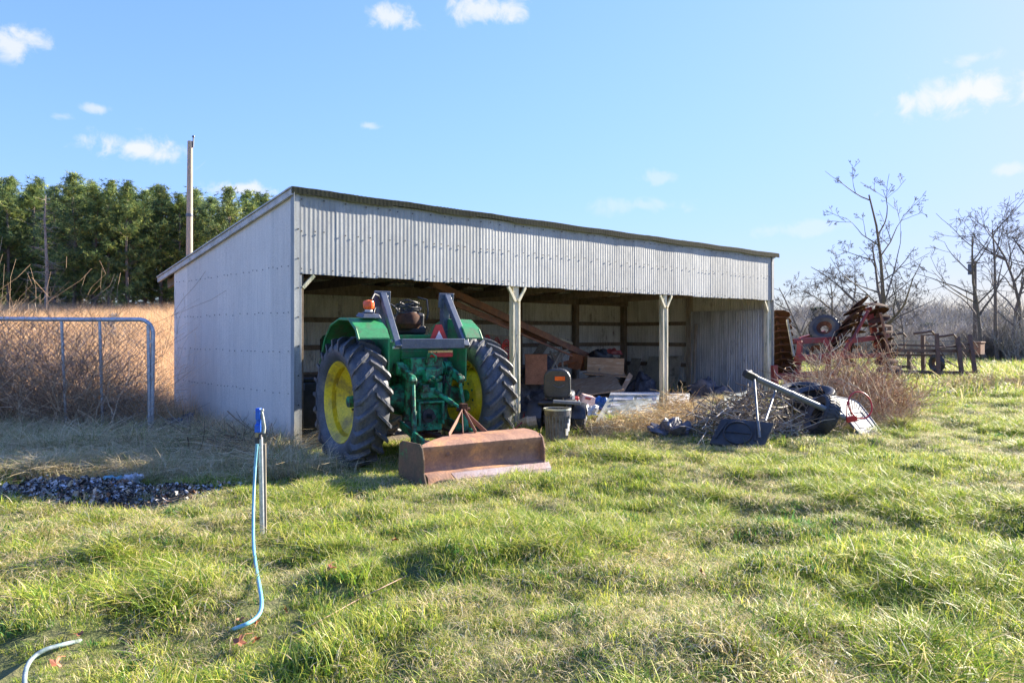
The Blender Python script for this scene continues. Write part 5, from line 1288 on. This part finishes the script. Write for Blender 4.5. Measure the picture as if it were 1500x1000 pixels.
brush('brush_pile', cw(3.75,12.6), .95,.7,.58, 460, GREYS, .005,.016, .9, 'heap of grey sticks behind the hoop pole')
brush('brush_pile', cw(4.6,13.6), 1.2,.7,.75, 380, GREYS, .005,.02, 1.0, 'heap of branches beside the far corner of the shed')
brush('straw_heap', cw(2.35,12.9), 1.15,.55,.42, 1300, [(.80,.62,.32),(.74,.54,.26),(.62,.44,.2),(.84,.70,.42),(.40,.30,.16)], .0025,.005, .45, 'matted straw and twigs in front of the junk')
brush('straw_heap', cw(1.35,12.9), .55,.35,.22, 420, [(.3,.22,.13),(.45,.35,.2),(.2,.14,.09)], .0025,.005, .4, 'dark matted stems beside the mower wheel')
brush('straw_heap', cw(3.6,11.9), .9,.45,.22, 500, STRAW+DRY, .0025,.005, .4, 'flattened straw left of the hoop base')
brush('straw_heap', cw(1.2,10.4), .45,.28,.07, 400, STRAW+STRAW+DRY, .002,.004, .35, 'patch of pale loose straw on the lawn')
brush('straw_heap', cw(2.95,14.0), .5,.4,.6, 700, [(.84,.62,.30),(.80,.66,.38),(.66,.44,.2)], .003,.005, .6, 'golden clump of dry grass at the foot of the second post')
brush('twig_heap', cw(-5.0,11.2), 1.9,.45,.30, 420, BROWN+GREYS, .003,.008, .8, 'dead branches at the foot of the gable')
brush('root_heap', Vector((-.6,.8,0)), .55,1.4,.35, 420, [(.10,.07,.05),(.2,.14,.1),(.34,.25,.18)], .003,.009, .7, 'tangle of dark roots and stems against the gable wall', ang=0)
# burnt rubbish: ash, plastic scraps (too many small bits to count)
mb = MB(); bc = cw(-5.0, 8.05)
COLS = [(.035,.032,.03)]*9+[(.32,.30,.27)]*6+[(.66,.63,.58)]*4+[(.12,.11,.10)]*6+[(.14,.22,.36)]+[(.34,.20,.12)]*4+[(.46,.34,.2)]*2+[(.62,.63,.66)]*2
for _ in range(8500):
    u, v = rng.gauss(0,.52), rng.gauss(0,.40)
    if u*u+v*v > 1.3: continue
    X, Z = -4.75+u*1.8, 8.08+v*.85; p = cw(X, Z); z = gz(p.x, p.y)+.13*math.exp(-(u*u+v*v)*2)*rng.random()+.015
    mb.cc = tuple(Vector(rng.choice(COLS))*rng.uniform(.6,1.2)); s = rng.uniform(.005,.019)*(2.0 if rng.random() < .08 else 1); wd = rng.uniform(.3,1.6); m_ = Euler((rng.gauss(0,.7),rng.gauss(0,.7),rng.uniform(0,6.28))).to_matrix()
    q = [m_@Vector((a*s*wd, b*s*rng.uniform(.3,1), rng.gauss(0,.45)*s)) for a, b in ((-1,-1),(1,-.8),(1.1,.9),(0,1.2),(-1,.7))]
    mb.add([(w.x+p.x-bc.x, w.y+p.y-bc.y, w.z+z) for w in q], [(0,1,2),(0,2,3),(0,3,4)])
o = mb.build('burnt_rubbish', M['twig'], None); o.location = (bc.x, bc.y, 0); tag(o, 'ash and burnt plastic scraps on the bare patch', kind='stuff')
rag('burnt_sack', gp(85,716,.02), (.18,.12,.09), 'tarp', 'charred dark cloth at the upper edge of the burnt patch', 'cloth', seed=31, rough_=.8)
rag('silver_bag', gp(195,706,.03), (.09,.07,.06), 'steel', 'silvery crumpled bag at the far edge of the burnt patch', 'bag', seed=33, rough_=.9)
rag('white_scrap', gp(125,736,.03), (.05,.05,.03), 'white', 'white crumpled scrap in the middle of the burnt patch', 'scrap', seed=34, rough_=.9)
rag('turquoise_scrap', gp(168,704,.04), (.07,.05,.04), 'hose', 'turquoise plastic scrap on the burnt patch', 'scrap', seed=35, rough_=.9)
rag('rusty_can', gp(42,690,.05), (.11,.09,.09), 'leaf', 'orange brown crumpled rusty can in the long grass left of the burnt patch', 'can', seed=36, rough_=.5)
rag('dark_bundle', cw(-5.25,12.3)+Vector((0,0,.1)), (.35,.2,.22), 'tarp', 'dark bundle lying between the gate end and the gable', 'bundle', seed=37, rough_=.6)
# fallen leaves
leaf = MB(); pts = []
for i in range(20):
    a = 2*math.pi*i/20; r_ = .042*(1 if i % 4 == 0 else (.45 if i % 4 == 2 else .7)); pts.append((r_*math.cos(a), r_*math.sin(a), .012*math.sin(a*2)+.15*r_))
leaf.add([(0,0,0)]+pts, [(0,1+i,1+(i+1)%20) for i in range(20)]); leaf.tube([(0,0,0),(-.05,-.02,.01),(-.09,-.01,.0)],.002,3)
lme = leaf.mesh('fallen_leaf', M['leaf'])
LP = [((350,940),'above the cord by the hose end, largest of the pair',1.3),((375,937),'just right of the largest leaf by the hose end',.9),((352,906),'left of the hose where it meets the grass',.8),((377,911),'touching the right side of the blue hose at the ground',.8),((485,832),'on bare thatch right of the hydrant foot',1.3),((578,790),'in the grass in front of the box blade corner',1.0),((418,893),'between the hose and the cord',.7),((881,813),'alone in mid lawn right of the cord',.9),((1028,837),'alone on the lawn toward the right centre',.9),((1248,745),'under the dark tussock on the right lawn',1.1),((1220,962),'near the bottom edge on the right lawn',.8),((116,927),'beside the grey hose end at bottom left',.9),((82,972),'low in the bottom left corner, pale brown',1.2),((161,676),'in the long grass below the gate',1.0)]
for (pp_, d_, s) in LP:
    o = bpy.data.objects.new('fallen_leaf', lme); coll.objects.link(o); o.location = gp(*pp_, up=.06); o.rotation_euler = (rng.gauss(0,.4)-.3, rng.gauss(0,.4), rng.uniform(0,6)); o.scale = (s*.8,)*3
    tag(o, 'red brown dry leaf '+d_, 'leaf', 'fallen leaves on the grass')
# ---------------------------------------------------------------- bare trees
def bare(seed, h, r0, spread=.6, levels=5, kids=(3,5), up=.25, wob=.12, lead=1.0, tr_frac=.95):
    r = random.Random(seed); T = MB(); B_ = MB(); T.cc = None
    def go(p, d, L, rad, lev):
        n = 6 if lev < 2 else 4; pts = [p]; rs = [rad]; dd = d
        for k in range(n):
            g = up*(.5 if lev else .15)
            dd = (dd+Vector((r.gauss(0,wob),r.gauss(0,wob),r.gauss(0,wob*.5)+g*.25))).normalized(); p = p+dd*L/n; pts.append(p); rs.append(max(.010, rad*(1-.8*(k+1)/n if lev else 1-.75*(k+1)/n)))
        (T if lev == 0 else B_).tube(pts, rs, 7 if lev == 0 else (4 if lev < 3 else 3), cap=False)
        if lev >= levels: return
        m = r.randint(*kids)+(6 if lev == 0 else 0)
        for j in range(m):
            t = r.uniform(.25 if lev == 0 else .2, 1.0); i = t*n; a = int(min(n-1, i)); q = pts[a].lerp(pts[a+1], i-a)
            ph = r.uniform(0, 6.283); base = (pts[a+1]-pts[a]).normalized(); o1 = base.orthogonal().normalized(); o2 = base.cross(o1)
            nd = (base*(1-spread*.6)+(o1*math.cos(ph)+o2*math.sin(ph))*spread*r.uniform(.8,1.3)).normalized()
            go(q, nd, L*r.uniform(.35,.55)*(1.1-.35*t), max(.007, rs[a]*r.uniform(.45,.7)), lev+1)
    go(Vector((0,0,-.3)), Vector((0,0,1)), h*tr_frac, r0, 0)
    return T, B_
def bare_tree(name, label, px, Z, h, seed, r0, **k):
    m = k.pop('m', 'bark'); c = cw((px-750)/F*Z, Z); c.z = gz(c.x, c.y); t = thing(name, label, 'tree', c, 0)
    T, B_ = bare(seed, h, r0, **k); T.build('trunk', M[m], t, True); B_.build('branches', M[m], t); return t
bare_tree('bare_tree', 'tallest bare tree on the right, its thin crown leaning left over the harrow', 1290, 42, 10.5, 5, .15, spread=.62, levels=5, kids=(2,4))
bare_tree('bare_tree', 'bare tree with a broken top just right of the tallest one', 1303, 42, 7.6, 9, .15, spread=.95, levels=5, kids=(3,4), up=.05)
bare_tree('bare_tree', 'small bare tree nearest the far corner of the shed roof', 1186, 45, 5.6, 12, .10, levels=4, spread=.8)
bare_tree('bare_tree', 'small bare tree between the harrow wheel and the disc gangs', 1218, 46, 5.6, 15, .10, levels=4, spread=.7)
bare_tree('bare_tree', 'low spreading bare tree behind the leaning disc gangs', 1250, 48, 6.2, 18, .10, levels=4, spread=.75)
bare_tree('bare_tree', 'short bare tree right behind the upright disc gang', 1330, 50, 4.6, 21, .09, levels=4, spread=.8)
for (px, ln, h, sd, lab) in ((1448,-.45,8.4,41,'leftmost leaning stem of the bare tree group at right'),(1462,-.18,8.6,42,'bare tree with upright fan of limbs right of the distant pole'),(1480,.02,7.8,43,'slender bare tree near the right edge'),(1500,.12,8.6,44,'bare tree cut by the right edge of the view'),(1530,.2,9.5,45,'bare tree mostly outside the right edge')):
    t = bare_tree('bare_tree', lab, px, 44, h, sd, .14, levels=4, spread=.65, kids=(2,4)); t.rotation_euler = (ln*.5*CS, ln*SN, 0)
# far tree line and thickets
TW = [(.38,.34,.28),(.46,.42,.35),(.30,.27,.22)]  # shrub colours lightened, distance haze painted into the twigs
def shrubmesh(seed, n, h, w, cols, r0=.02, mat_='twig', curl=.2, forks=7): 
    r = random.Random(seed); mb = MB()
    for _ in range(n):
        a = r.uniform(0,6.28); p = Vector((w*.35*math.cos(a)*r.random(), w*.35*math.sin(a)*r.random(), -.2)); d = Vector((math.cos(a)*.4*r.random(), math.sin(a)*.4*r.random(), 1)).normalized(); L = h*r.uniform(.6,1.05); mb.cc = tuple(Vector(r.choice(cols))*r.uniform(.8,1.15)); pts = [p]
        for k in range(6): d = (d+Vector((r.gauss(0,curl),r.gauss(0,curl),0))).normalized(); p = p+d*L/6; pts.append(p)
        mb.tube(pts, [r0*(1-.14*i) for i in range(7)], 3, cap=False)
        for f in range(forks):
            k = r.randint(1,5); q = pts[k]; dd = (Vector((r.gauss(0,.7),r.gauss(0,.7),r.uniform(.2,.9)))).normalized(); pp = [q]
            for j in range(4): dd = (dd+Vector((r.gauss(0,.3),r.gauss(0,.3),.1))).normalized(); q = q+dd*L*.09; pp.append(q)
            mb.tube(pp, [r0*.5,r0*.4,r0*.35,r0*.3,r0*.2], 3, cap=False)
            for _k in range(2):
                q2 = pp[r.randint(1,3)]; dd2 = (dd+Vector((r.gauss(0,.6),r.gauss(0,.6),.2))).normalized(); mb.tube([q2, q2+dd2*L*.1, q2+dd2*L*.17], r0*.28, 3, cap=False)
    me = bpy.data.meshes.new('shrub'); me.from_pydata(mb.v, [], mb.f); me.materials.append(M[mat_])
    ca = me.color_attributes.new('Col', 'FLOAT_COLOR', 'POINT'); ca.data.foreach_set('color', np.array([(*c, 1) for c in mb.c], dtype=np.float32).ravel()); return me
shr = [P_(shrubmesh(300+i, 34, 3.6, 3.0, TW, .028)) for i in range(3)]
den = [P_(shrubmesh(310+i, 60, 2.6, 2.6, [(.22,.19,.15),(.32,.27,.21),(.16,.145,.11)], .02, forks=10)) for i in range(2)]
def evergreen(seed, n, h, w, cols):
    r = random.Random(seed); vs = []; fs = []; cs = []
    for _ in range(n):
        z = h*r.random()**.8; q = w*.5*(1-z/h*.7)*math.sqrt(r.random()); a = r.uniform(0,6.28); c = Vector((q*math.cos(a), q*math.sin(a), z)); cc = tuple(Vector(r.choice(cols))*r.uniform(.6,1.3))
        for k in range(3):
            d = Vector((r.gauss(0,1),r.gauss(0,1),r.gauss(0,.6))).normalized(); e = d.orthogonal().normalized()*.05; o = len(vs); vs += [c-e, c+e, c+d*.30]; fs.append((o,o+1,o+2)); cs += [cc]*3
    me = bpy.data.meshes.new('evergreen'); me.from_pydata(vs, [], fs); me.materials.append(M['needle'])
    ca = me.color_attributes.new('Col', 'FLOAT_COLOR', 'POINT'); ca.data.foreach_set('color', np.array([(*c, 1) for c in cs], dtype=np.float32).ravel()); return me
evi = P_(evergreen(320, 2600, 3.2, 2.6, [(.05,.08,.05),(.07,.10,.06)]))
far = []
for _ in range(330):
    px = rng.uniform(1100, 1900); Z = rng.uniform(72, 115); add(far, *cw((px-750)/F*Z, Z).xy, rng.uniform(.7,1.5), rng.choice(shr) if rng.random() < .93 else evi, rot=(0,0,rng.uniform(0,6)))
for _ in range(70):
    px = rng.uniform(1120, 1420); Z = rng.uniform(52, 66); add(far, *cw((px-750)/F*Z, Z).xy, rng.uniform(.6,1.1), rng.choice(shr), rot=(0,0,rng.uniform(0,6)))
for _ in range(60):
    px = rng.uniform(1425, 1750); Z = rng.uniform(44, 58); add(far, *cw((px-750)/F*Z, Z).xy, rng.uniform(.6,1.1), rng.choice(den), rot=(0,0,rng.uniform(0,6)))
for _ in range(12):
    px = rng.uniform(1480, 1700); Z = rng.uniform(42, 48); add(far, *cw((px-750)/F*Z, Z).xy, rng.uniform(.8,1.2), rng.choice(shr), rot=(0,0,rng.uniform(0,6)))
for k in range(9): add(far, *cw((1352+k*4-750)/F*62, 62).xy, rng.uniform(.7,.95), evi, rot=(0,0,k))
# ring of woodland elsewhere round the horizon
for _ in range(700):
    a = rng.uniform(R(95), R(330)); d_ = rng.uniform(75, 120); X, Z = d_*math.sin(a), d_*math.cos(a); p = cw(X, Z); add(far, p.x, p.y, rng.uniform(1.2,2.2), rng.choice(shr+[evi]), rot=(0,0,a))
for _ in range(250):
    X = rng.uniform(-30, 50); Z = rng.uniform(75, 110); p = cw(X, Z); add(far, p.x, p.y, rng.uniform(1.2,1.8), rng.choice(shr), rot=(0,0,X))
scatter('distant_thicket', far, 'grey brown leafless thicket along the far pasture')
# ---------------------------------------------------------------- pines
def pine(seed, h, w, bare_to=.22, n_br=70):
    r = random.Random(seed); T, B_ = MB(), MB(); vs = []; fs = []; cs = []
    T.tube([(0,0,-.5),(r.gauss(0,.1),r.gauss(0,.1),h*.5),(r.gauss(0,.15),r.gauss(0,.15),h*.97)], [.16,.11,.02], 8, cap=False)
    COL = [(.15,.22,.08),(.20,.27,.09),(.09,.145,.06),(.38,.43,.13)]
    def tuft(c, s, cc):
        for k in range(9):
            d = Vector((r.gauss(0,1),r.gauss(0,1),r.gauss(.35,.7))).normalized(); e = d.orthogonal().normalized()*(.022*s); q = c+d*.34*s*r.uniform(.6,1.1); o = len(vs)
            vs.extend([c-e, c+e, q]); fs.append((o,o+1,o+2)); cs.extend([cc]*3)
    for i in range(n_br):
        t = bare_to+(1-bare_to)*(i/n_br)**.9; z = h*t; prof = math.sin(min(1,(1-t)*1.6+.03)*math.pi/2)
        L = w*.5*prof*r.uniform(.65,1.2)*(.8 if t < .35 else 1); a = r.uniform(0,6.283); el = .15+.5*t+r.gauss(0,.1)
        d = Vector((math.cos(a)*math.cos(el), math.sin(a)*math.cos(el), math.sin(el)*.6)); p = Vector((0,0,z)); pts = [p]; n = 5
        for k in range(n): d = (d+Vector((0,0,.05))).normalized(); p = p+d*L/n; pts.append(p)
        B_.tube(pts, [.035,.028,.022,.016,.012,.008], 3, cap=False)
        br_c = r.uniform(.75,1.25)
        for k in range(int(9+L*12)):
            u = r.uniform(.3,1.05); j = min(n-1, int(u*n)); q = pts[j].lerp(pts[j+1], min(1.1,u*n-j)); q = q+Vector((r.gauss(0,.16),r.gauss(0,.16),r.gauss(.05,.09)))*(.5+u)
            cc = tuple(Vector(r.choice(COL))*br_c*r.uniform(.7,1.25)); tuft(q, r.uniform(.65,1.15), cc)
    for i in range(16):
        z = h*r.uniform(.05,bare_to+.05); a = r.uniform(0,6.283); B_.tube([(0,0,z),(math.cos(a)*1.0,math.sin(a)*1.0,z+.15),(math.cos(a)*1.6,math.sin(a)*1.6,z+.05)],[.02,.012,.006],3,cap=False)
    me = bpy.data.meshes.new('crown'); me.from_pydata([tuple(v) for v in vs], [], fs); me.materials.append(M['needle'])
    ca = me.color_attributes.new('Col', 'FLOAT_COLOR', 'POINT'); ca.data.foreach_set('color', np.array([(*c, 1) for c in cs], dtype=np.float32).ravel())
    return T.mesh('trunk', M['pinebark'], True), B_.mesh('limbs', M['pinebark']), me
PM = [pine(500+i, 10.5, 5.2 if i % 2 else 4.4, bare_to=(.05,.12,.16,.08)[i], n_br=95) for i in range(4)]
def place_pine(px, Z, top, k, lab, group='pines in the dense stand behind the meadow'):
    c = cw((px-750)/F*Z, Z); c.z = gz(c.x, c.y); h = EYE+(491-top)/F*Z-c.z; s = h/10.5
    t = thing('pine_tree', lab, 'pine tree', c, rng.uniform(0,6.28), group); sw = s*rng.uniform(.9,1.1)
    for nm, me in zip(('trunk','limbs','crown'), PM[k]): inst(nm, me, t, sc=(sw,sw,s))
front = [(-70,268),(-30,262),(12,256),(48,268),(78,285),(108,250),(140,268),(160,272),(188,262),(212,275),(236,268),(262,280),(285,272),(310,284),(335,270),(362,276),(388,280),(412,286)]
fl = {12:'pine at the left edge of the stand, lower limbs spreading toward the meadow',108:'tallest pointed pine in the stand right of the dead grey trunk',188:'pine with sunlit crown midway between the dead trunk and the utility pole',262:'pine directly left of the utility pole',285:'pine directly behind the utility pole',412:'last pine seen just above the shed roof',48:'pine just left of the dead grey trunk'}
ORD = ['first','second','third','fourth','fifth','sixth','seventh','eighth','ninth','tenth']
def fnum(px):
    if px < 0: return 'pine of the front row just outside the left edge, number %s out' % ORD[[q for q, _ in front][:2][::-1].index(px)]
    r_ = [q for q, _ in front if q > 277]
    if px in r_: return 'front row pine, %s to the right of the utility pole' % ORD[r_.index(px)]
    l_ = [q for q, _ in front if 0 < q < 277][::-1]
    return 'front row pine, %s to the left of the utility pole' % ORD[l_.index(px)]
for i, (px, top) in enumerate(front):
    place_pine(px, 47+rng.uniform(-2,2.5), top+6, i % 4, fl.get(px) or fnum(px))
for i in range(30):
    px = -120+i*20+rng.uniform(-6,6); place_pine(px, 53+rng.uniform(-2,6), 262+.08*max(0,px)+rng.uniform(-10,16), (i*3+1) % 4, 'pine rising behind the front row of the stand')
for i in range(14):
    place_pine(-300+i*14, 50+rng.uniform(-4,4), 250+rng.uniform(-8,10), i % 4, 'pine in the part of the stand left of the view')
dc = cw((67-750)/F*43, 43); dc.z = gz(dc.x, dc.y); dp = thing('dead_pine', 'dead grey leafless pine standing in front of the green stand at left', 'tree', dc, 0)
hD = EYE+(491-286)/F*43-dc.z; mb = MB(); mb.tube([(0,0,-.3),(.06,0,hD*.4),(-.05,.03,hD*.8),(0,0,hD)],[.11,.09,.05,.02],7,cap=False); mb.build('trunk', M['barkgrey'], dp, True)
mb = MB()
for k in range(60):
    t = rng.uniform(.12,.97); a = rng.uniform(0,6.283); L = rng.uniform(.5,1.7)*(1.15-t); p = Vector((0,0,hD*t)); d = Vector((math.cos(a),math.sin(a),rng.uniform(.1,.5) if t > .6 else rng.uniform(-.1,.3))); pts = [p]
    for q in range(4): d = (d+Vector((rng.gauss(0,.15),rng.gauss(0,.15),rng.gauss(0,.12)))).normalized(); p = p+d*L/4; pts.append(p)
    mb.tube(pts, [.022,.017,.013,.010,.008], 3, cap=False)
    for q in range(2): mb.tube([pts[2+q], pts[2+q]+Vector((rng.gauss(0,.2),rng.gauss(0,.2),rng.gauss(0,.12)))*1.3], .008, 3, cap=False)
mb.build('branches', M['barkgrey'], dp)
for px, top, sd in ((168,430,91),(186,432,92)):
    h = -.8+EYE+(491-top)/F*30-gz(*cw((px-750)/F*30,30).xy); bare_tree('dead_sapling', ('left' if px == 168 else 'right')+' of two pale dead saplings sticking out of the meadow above the gate', px, 30, h, sd, .03, levels=3, spread=.5, m='barkgrey')
